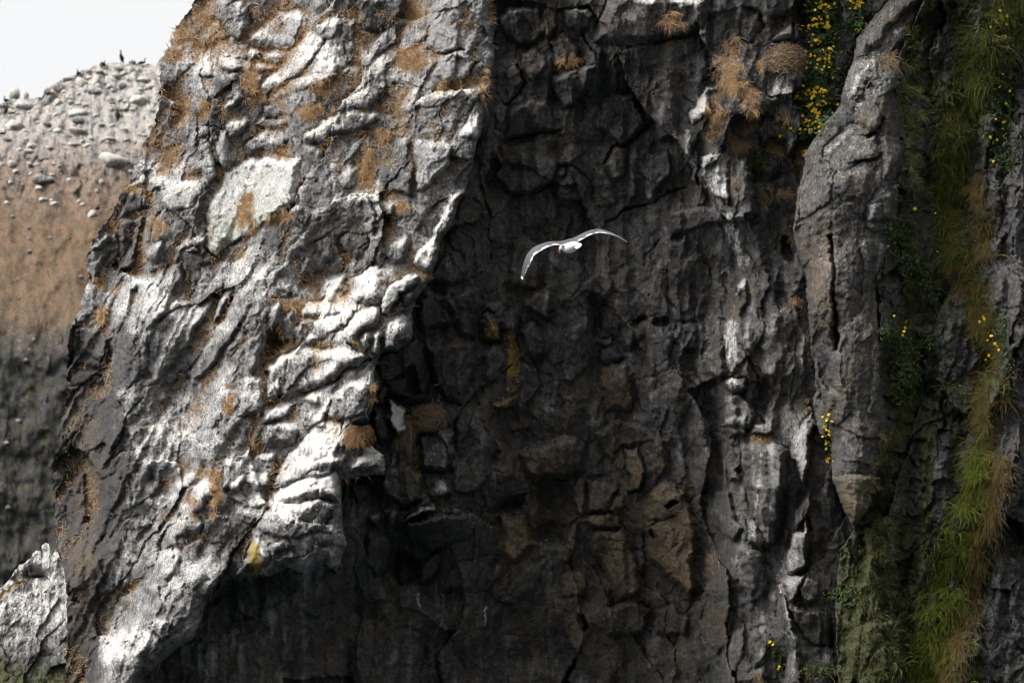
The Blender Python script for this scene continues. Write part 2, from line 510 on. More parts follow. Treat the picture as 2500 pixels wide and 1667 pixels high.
def B(tile, poly, dh=0.10, sx=0.0, sy=0.0, r=12, ck=0.03, fm=0.45, part=True, **paint):
    """one block of rock standing out of (or sunk into) the face"""
    global N_BLOCK
    q = pts(tile, poly) if isinstance(poly, str) else poly
    w = window(q, 40)
    if w is None: return
    x, y = WX[w], WY[w]
    sd = poly_sd(q, x, y)
    cx, cy = q.mean(0)
    k = sstep(0, r, sd)
    if zone[w][sd.argmax() // sd.shape[1], sd.argmax() % sd.shape[1]] == 0 and part: sx, sy, dh = sx * .65, (sy * .5 if sy > 0 else sy * .7), dh * .65
    elif zone[w][sd.argmax() // sd.shape[1], sd.argmax() % sd.shape[1]] == 1 and cy > 620 and cx < 1700: dh, r, ck = dh * 1.5, r * 1.5, ck * 1.6
    H[w] += k * dh + np.where(sd > 0, 1, 0) * (sx * (x - cx) + sy * (y - cy)) * MPP * sstep(0, 5, sd)
    crk = ck * (0.55 + 0.9 * gnoise(Xg[w] / 45, Yg[w] / 45, 77))
    H[w] -= np.maximum(crk, 0) * np.exp(-(sd / 3.2) ** 2)
    flat[w] = np.where(sd > 0, flat[w] * (1 - k) + fm * k, flat[w])
    kp = sstep(-4, 8, sd + jag[w])
    for c, v in paint.items(): CH[c][w] += v * kp  # dark tone in hollows and undersides paints their shade into the colour
    if part and dh > -0.05:
        bid[w] = np.where(sd > 1.5, N_BLOCK, bid[w])
    N_BLOCK += 1


def S(c, tile, line, r, v):
    """a stain, streak, growth or painted light along a line"""
    q = pts(tile, line) if isinstance(line, str) else line
    w = window(q, r * 1.3 + 12)
    if w is None: return
    if len(q) == 1: q = np.concatenate([q, q + 0.1])
    d = line_d(q, Xg[w] + 0.5 * (WX[w] - Xg[w]), Yg[w] + 0.5 * (WY[w] - Yg[w])) + 0.8 * jag[w]
    CH[c][w] += v * sstep(r, r * 0.25, d)


def CRACK(tile, line, d=0.10, w_=2.6):
    q = pts(tile, line)
    w = window(q, 15)
    if w is None: return
    dd = line_d(q, WX[w], WY[w])
    H[w] -= d * np.exp(-(dd / w_) ** 2)


def HOLE(tile, line, r, d):
    q = pts(tile, line)
    w = window(q, r * 1.5 + 10)
    if len(q) == 1: q = np.concatenate([q, q + 0.1])
    dd = line_d(q, WX[w], WY[w])
    H[w] -= d * sstep(r, r * 0.5, dd)


# --- bright face, upper part
B('b', "0,330 60,240 170,130 260,60 400,150 470,250 380,310 300,370 180,300 60,340", .12, .2, .3, oc=.15, g=-.05)
B('b', "200,0 560,0 620,60 640,200 540,300 470,250 400,150 290,60", .10, .2, .4, li=.15, g=.05)
B('b', "540,310 640,215 800,90 980,50 1040,120 1030,200 960,300 900,370 830,370 720,340", .22, .15, .45, 26, g=.12, t=.18, ck=.09)
B('b', "180,470 300,370 380,310 360,430 350,560 240,570", .12, .3, .5, li=.35)
B('b', "440,360 530,380 575,470 540,520 460,540 380,500 390,430", .22, .2, .9, g=.4)
B('b', "380,500 460,540 540,520 535,590 440,650 340,690 340,600", .20, .2, -.25, 8, g=-.5, t=-.2)
B('b', "330,700 430,650 420,780 380,960 330,980", .02, -.5, -.2, t=-.25, g=-.5)
B('b', ell('b', 795, 412, 92, 60), .26, 0, .35, 30, ck=.10, li=.3, g=.1, fm=.1)
B('b', ell('b', 712, 482, 82, 48, 8), .25, 0, .35, 26, ck=.10, oc=.22, g=.25, fm=.2)
B('b', "570,400 620,330 720,345 735,390 690,430 600,450", .16, .1, .4, g=.15)
B('b', ell('b', 735, 545, 45, 20, -15), .12, 0, .4, 8, g=.25, fm=.1)
B('b', "570,540 640,480 700,560 690,640 620,690 540,630", -.05, 0, .3, oc=.55, g=-.3)
B('b', "1040,200 1150,290 1090,400 960,560 720,700 680,620 880,430 930,330", .12, .45, .6, g=.42, ck=.05)
B('b', "740,640 900,600 1120,440 1240,380 1230,560 1120,620 1000,640 860,690 730,760", .08, .4, .6, g=.3, oc=.12)
B('b', "40,780 120,720 330,800 330,900 200,940 60,930", -.22, .1, .2, 30, t=-.1, g=-.3)
B('b', "30,965 190,945 160,1030 40,1060", .06, .1, -.2, g=-.5, t=-.2)
B('b', "40,1070 160,1040 330,960 300,1030 230,1090 100,1200 0,1240", .06, .2, -.1, g=-.4, t=-.15)
B('b', "365,1030 410,930 470,960 475,1060 460,1170 415,1220 375,1130", .2, .4, .1, 14, t=.22, g=.0, fm=.1)
B('b', "430,900 560,830 620,850 560,950 470,1000", .16, .2, .6, g=.3)
B('b', "425,740 550,630 590,690 470,790", .15, .3, .6, g=.45, fm=.1)
B('b', "330,800 420,760 470,800 420,900 400,980 330,980", .0, -.5, -.1, g=-.5, t=-.15)
B('b', "40,1290 110,1180 180,1090 290,990 340,1050 360,1150 370,1260 290,1350 260,1250 160,1260", .18, .35, .4, g=.28, ck=.08)
B('b', "-40,1300 150,1260 250,1290 270,1380 200,1500 40,1540 -40,1450", .12, .3, .15, li=.5, g=.05)
B('s', ell('s', 386, 448, 19, 17), .16, .1, .2, 10, li=.6, fm=.1)
B('b', "380,1080 420,1230 330,1400 310,1600 210,1600 260,1400 370,1270", -.05, -.9, -.1, t=-.15, g=-.45)  # side turned to the right, its shade also painted by darker tone
B('s', "512,476 543,418 590,378 645,374 733,381 737,439 727,500 646,550 560,600 530,631 497,604 503,556", .30, .25, .40, 24, li=.62, g=-.06, ck=.12, fm=.25)
B('b', "560,1010 700,930 860,940 900,1000 840,1080 720,1080 560,1110", .14, .15, .7, g=.22, li=.15)
B('b', "620,890 700,830 870,870 900,930 700,920", .1, .1, .7, g=.25)
B('b', "720,770 800,740 850,790 810,870 720,850", .14, .1, -.3, 8, g=-.3, t=-.2)
B('b', "1010,1020 1150,1060 1190,1200 1200,1500 960,1560 1000,1300", .16, .1, -.02, 16, t=-.02, g=-.42, fm=.25)
B('b', "1020,950 1250,800 1400,770 1570,800 1560,870 1400,920 1230,980 1150,1060 1010,1010", .18, .25, .8, g=.42)
B('b', "1300,700 1500,560 1620,600 1560,700 1450,790 1330,770", .12, .3, .6, g=.3)
B('b', "1390,-40 1740,-40 1740,90 1650,160 1520,240 1430,220 1390,130", .32, .2, -.35, 14, g=-.5, t=-.08, ck=.1)
B('b', "1280,100 1380,150 1400,280 1370,460 1280,480 1250,330", .12, .3, .0, g=-.4, t=-.1)
B('b', "1070,200 1260,60 1270,200 1200,300 1110,300", .1, .3, .4, g=.15)
B('b', "1400,260 1500,250 1560,330 1480,480 1390,500", .06, .1, .2, g=-.1)
B('b', "1660,280 1760,130 1860,120 1900,280 1820,340 1700,400", .12, .2, .3, g=.12)
B('b', "1700,720 1760,630 1850,620 1860,760 1800,830 1690,830", .2, .15, .15, 16, g=-.05, t=.1)
B('b', "1560,640 1660,620 1680,720 1640,830 1560,820", .06, -.3, 0, g=-.4, t=-.2)
B('b', "1890,60 2000,-40 2352,-40 2300,250 2210,440 1990,400 1900,330", .12, .05, .05, 18, g=-.35, t=.14, fm=.4)
B('b', "1900,560 1960,400 2130,360 2260,440 2170,570 2000,590", .1, .1, .1, g=-.35, t=.1)
B('b', "1250,1240 1320,1150 1410,1200 1400,1330 1330,1390 1260,1360", .24, .2, .2, 20, li=.45, fm=.2)
B('b', "2100,1000 2160,880 2230,720 2330,650 2290,800 2250,1000 2200,1000", .16, .5, .8, g=.55)
B('b', "1200,1060 1300,1000 1420,960 1400,1080 1310,1160 1240,1240 1200,1180", .06, .2, .4, g=.1)
B('b', "1560,1000 1780,980 1800,1180 1780,1420 1640,1400 1540,1250", .1, .1, .0, g=-.38, t=-.12)
B('b', "1800,1000 2080,1020 2060,1200 1900,1340 1800,1380", .1, .25, .1, g=-.1, t=.15)
B('b', "1980,1600 2050,1400 2180,1320 2190,1380 2110,1460 2060,1600", .2, .4, .7, g=.4, oc=.1)
B('b', "1480,1460 1560,1420 1660,1460 1640,1567 1500,1567", .1, .1, .4, g=.15)
# --- bright face, middle and left
B('e', "840,500 880,400 1000,350 1040,360 1010,560 960,740 840,800", .12, .2, .05, g=-.3, t=-.15, fm=.2)
B('e', "840,420 930,200 1060,170 1070,300 960,350 870,400", .15, .3, .2, g=-.3, t=-.1)
B('e', "630,800 640,690 740,640 760,700 730,780 660,870", .16, .4, .4, g=-.05)
B('e', "660,620 690,530 760,460 800,520 740,600", .16, .4, .5, g=.12)
B('e', "800,1000 860,870 1000,810 1020,870 960,970 880,1150 850,1200 800,1190", .16, .4, .4, 16, g=.05)
B('e', "1050,640 1110,580 1190,540 1180,700 1120,710 1050,690", .18, .2, .35, 18, g=.1, fm=.2)
B('e', "1310,640 1350,590 1420,590 1440,640 1430,830 1380,870 1340,820 1320,700", .2, .1, .1, 12, g=-.35, t=-.15, fm=.15)
B('e', "1310,640 1360,585 1430,590 1420,640 1350,650", .06, .1, .8, 8, g=.5)
B('e', "1650,720 1780,580 1890,540 1890,640 1700,950 1560,1130 1510,1170 1560,1000", .14, .35, .5, g=.22)
B('e', "1010,950 1160,740 1330,690 1320,830 1250,950 1180,1100 1050,1200 970,1100", .14, .35, .4, g=.18)
B('e', "1050,1200 1200,1060 1330,960 1480,860 1560,900 1500,1100 1350,1300 1240,1450 1050,1600", .10, .3, .25, g=.02)
B('e', "1560,1170 1900,680 2000,600 1890,800 1800,1050 1560,1400 1400,1600 1350,1500", .10, .3, .35, g=.0)
B('e', "480,1330 560,1170 700,1170 780,1250 780,1480 720,1470 500,1430", .18, .3, .25, g=-.32, t=-.22)
B('e', "500,1450 710,1480 760,1600 480,1600", .1, .2, 0, g=-.6, t=-.35)
B('e', "790,1240 900,1150 960,1250 1010,1420 1000,1600 800,1600", .08, .2, .1, g=-.25, t=-.15)
B('e', "1140,900 1180,880 1180,960 1120,960", -.15, 0, 0, 6, g=-.5)
B('e', "1900,240 1960,200 2100,400 2120,520 1950,650 1900,640", .06, -.2, -.1, t=-.25, g=-.45)
B('f', "370,330 500,260 640,240 640,340 560,480 400,500 370,420", .16, .2, .2, g=-.08, t=-.05)
B('f', "420,270 560,130 640,40 640,200 520,260", .12, .4, .7, g=.35)
B('f', "670,290 730,190 880,200 890,300 800,390 690,340", .22, .15, .05, 20, g=-.22, t=-.12, ck=.1)
B('f', "670,180 740,100 890,90 960,160 880,205 730,195", .1, .2, .7, g=.3)
B('f', "850,380 900,250 980,260 1010,350 960,420", .12, .2, .4, g=.18)
B('f', "1010,370 1060,270 1180,230 1200,300 1130,420 1050,430", .08, .1, -.25, g=-.35, t=-.2)
B('f', "1170,410 1210,360 1300,250 1400,100 1500,60 1480,160 1400,270 1370,400 1330,500 1230,460", .2, .35, .6, g=.45, oc=.05)
B('f', "700,560 760,480 880,400 1010,450 1020,600 960,720 880,740 720,690 680,650 770,640", .26, .15, .45, 26, g=.28, ck=.09, fm=.35)
B('f', "680,640 760,620 750,670 690,690", -.16, 0, 0, 6, g=-.6)
B('f', "500,640 560,500 730,470 720,540 660,660 640,690 520,690", .18, .25, .4, 18, g=.25)
B('f', "970,790 960,700 990,600 1170,470 1250,500 1240,560 1110,650 1090,700 1000,800", .24, .25, .25, 10, li=.55, g=-.02, t=.1, fm=.1)
B('f', "1110,650 1250,570 1240,680 1130,740", .14, -.5, -.1, 6, g=-.35, t=-.1)  # right face of the slab, shade painted in with the tone
B('f', "390,800 420,690 560,680 690,760 600,790 400,850", .16, .2, .7, g=.35)
B('f', "330,900 390,820 620,770 690,800 680,880 500,1000 370,1020 330,970", .2, .15, .25, 14, g=.35)
B('f', "690,920 730,830 920,720 960,740 960,860 850,900 790,1010 710,1010", .18, .15, .4, g=.35, oc=.1)
B('f', "810,990 850,930 900,910 900,1040 860,1060", .16, .3, .1, 10, g=.02, t=.05, fm=.1)
B('f', "860,930 960,880 980,900 960,1080 900,1060 905,920", .18, .1, .3, 10, g=.35, fm=.1)
B('f', "970,1050 990,880 1040,800 1130,780 1200,850 1190,990 1110,1040", .26, .3, .25, 16, g=.22, ck=.1)
B('f', "1090,830 1180,850 1190,980 1060,1030 1030,960", .1, -.2, -.1, g=-.5, t=-.12)
B('f', "1090,760 1170,730 1180,760 1110,785", .14, 0, .4, 6, g=.3, oc=.2)
B('f', "130,1160 270,1080 390,1020 620,1020 850,1050 900,1100 720,1180 660,1260 480,1330 330,1400 130,1410 120,1250", .30, .12, .22, 18, g=.40, ck=.12, fm=.3)
B('f', "0,1230 110,1220 120,1400 120,1510 -60,1510", .2, .1, .3, g=.35, oc=.05)
B('f', "570,1530 620,1370 730,1260 890,1180 940,1230 880,1400 850,1500 700,1560", .16, .2, .15, g=-.08, t=.0)
B('f', "370,1420 480,1340 530,1360 520,1430", .16, .1, .6, 10, g=.45)
B('f', "120,1440 330,1420 360,1480 250,1567 120,1567", .14, .1, .4, g=.3)
B('f', "450,1600 600,1380 740,1250 900,1110 930,1150 730,1260 620,1380 560,1600", .10, .45, .8, g=.55)
B('f', "140,1140 140,900 230,840 280,930 330,1000 230,1090", -.75, -.6, -.2, 14, part=False, t=-.3, g=-1, fm=.2)  # cavity, its shade deepened by painted dark tone
B('f', "140,860 180,720 260,650 270,700 240,850 180,900", .14, .35, .3, g=.2)
B('f', "0,950 120,900 140,1150 60,1220 0,1200", .08, .2, .3, g=.05, oc=.15)
B('j', "90,460 150,380 370,360 400,430 300,560 170,580 90,540", .24, .15, .5, 20, g=.28)
B('j', "0,650 80,600 220,620 240,740 170,860 60,880 0,800", .2, .15, .55, g=.22)
B('j', "-160,640 -20,640 0,800 -60,900 -180,860", .18, .2, .5, g=.1)
B('j', "170,880 290,600 460,420 600,340 720,360 700,460 640,620 680,660 600,760 330,800 210,900", .14, .35, .75, g=.45)
B('j', "200,900 330,800 480,720 650,730 690,790 660,960 540,930 360,960 200,1000", .28, .2, 1.0, 22, g=.6)
B('j', "90,1050 200,965 360,965 540,935 660,985 640,1010 560,1180 430,1200 360,1220 180,1210 60,1160", .24, .1, -.12, 10, g=-.22, t=-.05)
B('j', "740,720 860,590 960,600 970,720 880,760 750,770", .2, .1, .5, 16, g=.3)
B('j', "500,680 580,620 720,640 700,720 560,720", .14, .1, .7, 12, g=.4)
B('i', "1740,680 1780,560 1850,530 1900,560 1950,650 1930,700 1870,750 1740,740", .32, .1, .2, 18, g=.28, ck=.12, fm=.2)
B('j', "390,1280 410,1200 480,1170 500,1220 470,1310 410,1340", .22, .1, .1, 16, g=-.3, t=.05, fm=.1)
B('j', "500,1200 550,1170 620,1210 610,1270 530,1280", .2, .1, .4, 12, g=.15)
B('j', "190,1370 320,1300 380,1330 370,1380 240,1400", .2, .1, .6, 10, g=.32)
B('j', "170,1270 300,1200 370,1270 310,1300 190,1340", .16, .1, .2, 8, g=.02)
B('j', "520,1300 600,1250 690,1290 690,1360 560,1370", .18, .1, .4, 10, g=.12)
B('j', "550,1390 690,1380 690,1450 600,1450", .18, .1, .3, 8, g=.12)
B('j', "600,1010 690,990 700,1120 660,1200 590,1190", .14, .1, .2, 8, g=.1)
# --- bright face, foot
B('i', "970,140 1030,110 1110,160 1110,220 990,300 940,320", .18, .35, .4, 12, g=.1)
B('i', "1050,300 1110,210 1190,190 1200,250 1120,320", .14, .3, .6, g=.32)
B('i', "890,470 940,380 1050,360 1110,420 1050,470 960,440", .16, .3, .7, g=.35)
B('i', "1110,200 1270,60 1390,40 1400,120 1260,240 1150,340", .1, .35, .5, g=.2)
B('i', "1280,330 1400,130 1530,80 1540,180 1440,330 1330,400", .12, .35, .5, g=.35)
B('i', "1170,600 1250,370 1400,330 1470,440 1440,510 1300,520 1280,600", .14, .3, .4, g=.18, oc=.05)
B('i', "1470,380 1590,380 1590,560 1480,570", .12, .1, -.05, 6, g=-.3, t=-.02)
B('i', "1600,380 1740,330 1800,400 1650,580 1610,580", .05, .1, -.1, g=-.35, t=-.05)
B('i', "1620,200 1720,40 1900,60 1980,140 1900,290 1760,300 1640,280", .16, .2, .4, g=.05)
B('i', "1500,960 1560,850 1640,720 1720,500 1840,370 1880,430 1740,560 1690,680 1590,880 1570,930", .16, .5, .75, g=.5)
B('i', "900,470 1100,430 1180,450 1110,720 1000,850 860,900 850,640", .08, .3, .1, g=-.12)
B('i', "1120,800 1170,620 1280,620 1300,700 1190,870", .12, .3, .3, g=.12)
B('i', "1300,600 1430,520 1600,600 1560,760 1400,900 1300,850", .08, .25, .2, g=-.2, t=-.05)
B('i', "860,920 1010,860 1160,830 1180,1000 1080,1180 930,1240 760,1250 800,1010", .1, .3, .15, g=-.08)
B('i', "700,1600 760,1290 930,1250 1080,1210 1100,1250 1040,1400 980,1600", .14, .3, .45, g=.18)
B('i', "1180,1100 1330,880 1480,800 1500,900 1400,1050 1240,1180", .1, .3, .25, g=-.1)
B('i', "1100,1300 1300,1180 1470,1080 1400,1240 1280,1290 1120,1380", .12, .3, .3, g=.02)
# dark flank at the left edge
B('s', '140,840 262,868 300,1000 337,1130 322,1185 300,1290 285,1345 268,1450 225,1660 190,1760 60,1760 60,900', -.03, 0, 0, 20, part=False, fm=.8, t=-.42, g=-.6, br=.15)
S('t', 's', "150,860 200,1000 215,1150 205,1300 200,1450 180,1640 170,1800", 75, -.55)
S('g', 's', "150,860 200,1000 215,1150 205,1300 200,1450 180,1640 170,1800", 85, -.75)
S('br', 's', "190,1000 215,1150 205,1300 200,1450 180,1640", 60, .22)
B('i', "690,660 830,480 900,400 850,600 820,900 700,960 680,800", .1, .2, .05, g=-.1, t=.1)
B('i', "480,330 560,60 620,60 640,420 600,900 500,900", .08, .1, 0, g=0)
B('i', "500,960 640,1000 700,1180 620,1450 560,1450 500,1250", .08, .1, 0, g=0)

# --- shaded wall, upper part
B('c', "1050,180 1150,-60 1880,-60 1870,120 1800,250 1400,340 1150,330 980,320", .42, -.05, -.3, 30, t=-.10, ck=.1)
B('c', "320,130 400,60 620,40 700,210 620,320 480,350 400,260", .16, -.2, -.25, 16, t=-.15)
B('c', "640,130 690,0 790,0 790,210 720,280 640,240", .10, -.1, -.1, br=0.07)
B('c', "800,60 1000,40 1030,110 940,260 820,200", .14, -.1, -.2, t=-.02)
B('c', "490,400 600,340 690,400 720,500 590,640 540,540", .12, -.15, -.1, t=.02)
B('c', "730,560 880,480 1040,480 1010,650 900,780 770,800 730,680", .26, -.1, -.35, 16, t=-.18)
B('c', "700,270 860,240 960,370 890,480 740,480", .12, -.1, .1, br=0.18)
B('c', "1050,350 1230,340 1280,440 1100,600 1040,540", -.2, 0, -.2, 24, part=False, t=-.25)  # hollow with shade painted into its tone
B('c', "1270,330 1830,260 1800,400 1600,480 1420,620 1300,500", .05, -.1, -.35, t=-.2)
B('c', "370,740 400,480 480,460 540,600 410,740", .12, -.2, 0)
B('c', "390,1020 410,780 600,690 740,760 770,940 600,960 420,1010", .14, -.12, .02, 14)
B('c', "240,1020 260,880 360,960 370,1170 280,1120", .10, -.2, 0)
B('c', "760,1190 800,1040 900,1020 980,1100 880,1180", .10, 0, .1)
B('c', "1110,1190 1160,1060 1280,1050 1260,1240 1180,1310", .14, .1, .05, t=.04)
B('c', "1420,1100 1580,1080 1590,1250 1460,1440 1400,1420", .10, .1, .05, t=.06)
B('c', "1060,740 1200,650 1320,660 1420,880 1290,1030 1220,1050 1060,930", .16, -.08, 0, 14)
B('c', "1430,680 1590,540 1640,700 1620,1000 1500,1040 1440,880", .14, .1, 0, t=.05, br=0.07)
B('c', "1250,540 1300,520 1320,600 1280,650", .12, .1, .1, 6, t=.1)
B('c', "370,1060 600,980 760,960 770,1180 740,1300 600,1420 400,1390 300,1250", .06, -.1, 0, br=0.06)
B('c', "750,1320 880,1190 1000,1300 960,1440 760,1480", .08, -.05, 0)
B('c', "1000,1200 1100,1200 1180,1320 1200,1480 1020,1500", .09, .05, 0, br=0.09)
CRACK('c', "390,1030 500,980 610,960 780,930", .16)
CRACK('c', "1120,1170 1170,1060 1300,1010 1450,880", .14)
CRACK('c', "1230,1530 1310,1490 1470,1440 1600,1370 1680,1350", .14)
CRACK('c', "950,260 1000,340 1050,400", .16)
CRACK('c', "400,740 540,610 520,560 480,480", .14)
CRACK('c', "600,1400 740,1320 760,1200 880,1180 980,1300", .10)
CRACK('b', "1910,370 1960,400 2060,370 2130,350 2170,360", .16, 3)
CRACK('b', "2130,580 2260,440", .12)
# --- white knob and nest column at the right of the wall
B('c', "1700,800 1760,690 1850,610 1940,640 1860,690 1840,830 1740,900", .26, .5, .5, 14, g=.85)
B('c', "1690,1180 1740,1050 1830,850 1960,820 1990,1000 2080,1120 2130,1100 2190,1300 2210,1600 1990,1600 1850,1400", .16, .3, .12, 14, t=.08, g=.1)
B('c', "1800,1120 1990,1060 1990,1480 1890,1400 1800,1250", .14, .2, .3, 8, g=.7)
B('c', "1720,1080 1790,1060 1780,1360 1740,1300", .1, .3, .1, 6, g=.55)
B('c', "1840,110 2050,60 2060,260 1960,420 1870,560 1840,400", .16, .4, .2, g=.25, t=.1)
B('c', "2060,150 2250,80 2290,200 2150,330 2070,280", .14, .1, .05, t=.02)
B('c', "1700,560 1830,430 1880,560 1720,660", .12, .3, .1, t=.05, g=.15)
B('d', "490,570 530,400 640,360 760,390 790,560 750,690 620,700 500,690", .40, .1, .12, 22, g=.50, t=.1, ck=.12, fm=.2)
B('d', "430,900 520,740 640,690 760,730 770,900 700,1120 650,1120 620,1000 540,1000 480,1060", .24, .2, .35, 14, g=.58)
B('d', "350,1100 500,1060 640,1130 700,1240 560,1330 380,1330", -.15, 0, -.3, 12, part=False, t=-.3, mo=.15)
B('d', "300,30 440,70 500,200 420,330 310,300 290,180", .12, .1, .05, t=.06)
B('d', "520,130 700,60 780,130 760,250 680,200 540,300", .10, 0, .1, br=0.22)
# --- shaded wall, middle
B('f', "1380,400 1520,330 1590,480 1530,570 1380,580 1310,520", .12, -.2, -.1, t=-.05)
B('f', "1230,700 1300,600 1480,640 1560,760 1520,860 1250,920 1210,830", .2, -.3, -.1, 16, t=-.06)
B('f', "1450,700 1560,600 1690,600 1720,720 1650,800 1640,960 1520,940", .18, -.2, -.1, 16, t=-.12)
B('f', "1290,1010 1650,950 1690,1160 1560,1450 1420,1420 1350,1280", .16, -.25, -.25, 16, t=-.2)
B('f', "960,1060 1100,1040 1220,960 1290,1010 1380,1280 1240,1430 1060,1400 960,1200", .14, -.35, -.3, 16, t=-.25)
B('f', "1670,820 1740,750 1830,850 1840,980 1750,1010 1670,960", .2, -.1, .0, 16, ye=.6, ck=.1, fm=.2)
B('f', "1810,830 1840,750 1920,740 1980,830 1960,900 1880,950", .18, -.1, .1, 16, ye=.28, fm=.2)
B('f', "1960,900 2060,830 2160,930 2180,1060 2040,1130 1980,1060", .2, -.15, -.1, 18, t=-.1, fm=.2)
B('f', "1700,1030 1860,1000 1880,1150 1760,1310 1710,1240", .12, -.2, 0, t=.0)
B('f', "1750,1430 1880,1370 1960,1350 1940,1470 1780,1480", .16, -.1, .3, 10, ye=.35)
S('ye', 'f', "1880,950 1930,1080 1930,1330", 24, .62)
S('ye', 'f', "1960,940 2020,1060 2050,1170", 34, .45)
S('ye', 'f', "1870,1160 1850,1340", 28, .42)
S('ye', 'f', "1760,1430 1900,1390", 12, .4)
B('g', "240,730 300,640 420,560 440,800 400,850 290,760", .12, -.1, .1, t=.06, ye=.1)
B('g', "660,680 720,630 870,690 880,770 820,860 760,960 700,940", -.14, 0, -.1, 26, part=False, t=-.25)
B('g', "540,880 700,780 740,960 720,1150 560,1320 480,1250", .14, -.15, 0)
B('g', "900,980 990,830 1100,830 1110,960 1000,1060 920,1030", .22, -.1, -.15, 18, t=-.12)
B('g', "750,1010 860,970 900,1000 940,1080 840,1150 750,1130", .12, 0, .2, t=.04)
B('g', "750,1160 960,1090 1020,1250 1050,1420 960,1500 830,1480 760,1300", .22, -.08, .06, 18, br=0.43)
B('g', "1100,1260 1240,1190 1360,1230 1480,1290 1400,1500 1180,1500 1110,1400", .14, 0, .05)
B('g', "740,960 880,960 880,1010 760,1020", .14, 0, .1, 6, t=.05)
B('g', "1080,830 1200,780 1300,900 1290,1100 1180,1160 1110,1060", .10, .1, 0)
B('g', "1320,820 1480,850 1480,1040 1360,1080 1300,960", .10, .1, 0, t=.03)
B('g', "1520,1060 1680,1000 1700,1200 1640,1290 1540,1200", .16, .15, .05, t=.04)
B('g', "1650,1350 1780,1330 1900,1480 1880,1600 1640,1600", .16, .2, .05, t=.08)
B('g', "1650,1290 1720,1220 1830,1240 1840,1340 1700,1360", .14, .2, .3, g=.12, t=.1)
B('g', "1740,560 1830,540 1860,700 1760,830 1740,700", .12, -.2, -.1, t=-.15)
B('g', "1450,200 1690,130 1670,60 1600,0 1260,30 1280,240", .16, -.05, -.4, 12, t=-.15)
B('g', "1260,260 1400,220 1450,520 1460,760 1380,800 1280,700", .06, -.2, 0, t=-.15)
B('g', "130,260 350,240 400,480 330,620 120,600", .06, -.1, 0, t=-.06)
B('g', "850,500 1010,420 1080,560 1020,640 860,620", .1, -.1, 0, t=-.02)
HOLE('g', "1840,100 1885,98", 9, .3)
HOLE('g', "680,640 760,660 860,720", 14, .10)
HOLE('g', "1190,840 1250,830", 14, .25)
HOLE('g', "1030,860 1080,830", 12, .2)
HOLE('g', "2110,260 2130,360", 16, .3)
HOLE('g', "1990,1290 1960,1420", 30, .3)
CRACK('g', "1780,1000 1850,1090 1910,1240 1880,1430 1950,1560", .12)
CRACK('g', "820,130 920,70 1020,10", .12)
CRACK('g', "1230,250 1110,330 1080,420", .08)
# --- shaded wall, below the middle nest
B('j', "900,350 920,240 1000,330 1060,440 1060,520 960,540 910,470", .22, -.3, -.2, 14, t=-.25)
B('j', "930,230 950,60 1150,60 1200,120 1140,230 1030,210 1000,300", .05, -.3, -.3, t=-.2)
B('j', "1030,210 1140,290 1150,440 1100,500 1070,460 1030,370", .2, .35, .4, 8, g=1.2)
S('g', 'j', "1100,490 1080,560 1055,655", 8, 1.1)
S('g', 'j', "1090,520 1130,500", 8, .6)
S('g', 'j', "1395,170 1380,240", 5, .8)
S('g', 'j', "1330,380 1350,390", 9, .7)
B('j', "1230,450 1480,420 1510,620 1450,760 1250,720 1230,600", .14, .1, .1, 14, t=.12, li=.16)
S('ye', 'j', "1210,540 1210,660 1240,800", 18, .6)
S('g', 'j', "1400,480 1380,560 1330,640", 20, .25)
B('j', "1090,1200 1140,1080 1200,1020 1330,980 1360,1030 1220,1070 1150,1110 1130,1190", .22, .4, .7, 8, g=.95)
B('j', "1160,1100 1360,1040 1600,1050 1650,1180 1460,1290 1330,1330 1220,1270 1150,1220", .30, -.2, -.55, 12, t=-.3)  # overhang, shade of its underside painted as dark tone
B('j', "1290,900 1380,790 1460,810 1480,900 1330,960", .2, .2, .5, 14, g=.5)
B('j', "870,1060 960,1020 980,1090 940,1160", .12, .2, .3, 8, g=.5)
B('j', "980,1050 1060,980 1100,1030 1060,1150 1000,1160", .12, .1, .3, g=.32)
B('j', "980,700 1180,680 1280,760 1260,960 1100,980 960,880", .12, .1, .05, t=.05, br=0.06)
B('j', "740,840 860,800 890,900 800,960 740,920", .08, -.1, -.2, t=-.15)
B('j', "1780,500 1870,520 1940,620 1930,790 1830,840 1780,720", .14, -.1, 0, 14, br=0.30)
S('ye', 'j', "1790,600 1800,740", 12, .35)
S('ye', 'j', "1925,640 1925,780", 10, .35)
B('j', "1840,1080 2000,1080 2080,1260 1920,1430 1830,1330", .18, -.1, .05, 16, br=0.52)
B('j', "1700,1040 1900,900 2030,850 2000,1000 1850,1040", -.22, 0, -.3, 12, part=False, t=-.3)  # dark hole, sunk and also painted with shade
B('j', "1060,1270 1150,1290 1290,1390 1260,1520 1100,1600 1060,1450", -.4, 0, 0, 14, part=False, t=-.3)  # another hole whose shade is painted darker
B('j', "1300,1340 1460,1290 1420,1420 1280,1567 1220,1540", .14, -.3, .1, t=-.02, br=0.07)
B('j', "1400,1600 1450,1420 1700,1340 1870,1340 1900,1430 1750,1600", .14, -.1, .05, 14, t=-.05)
B('j', "860,1180 1040,1200 1060,1440 940,1500 850,1400", .10, -.2, -.1, t=-.12)
B('j', "1480,700 1600,560 1760,520 1780,760 1660,900 1500,900", .08, -.2, 0, t=-.08)
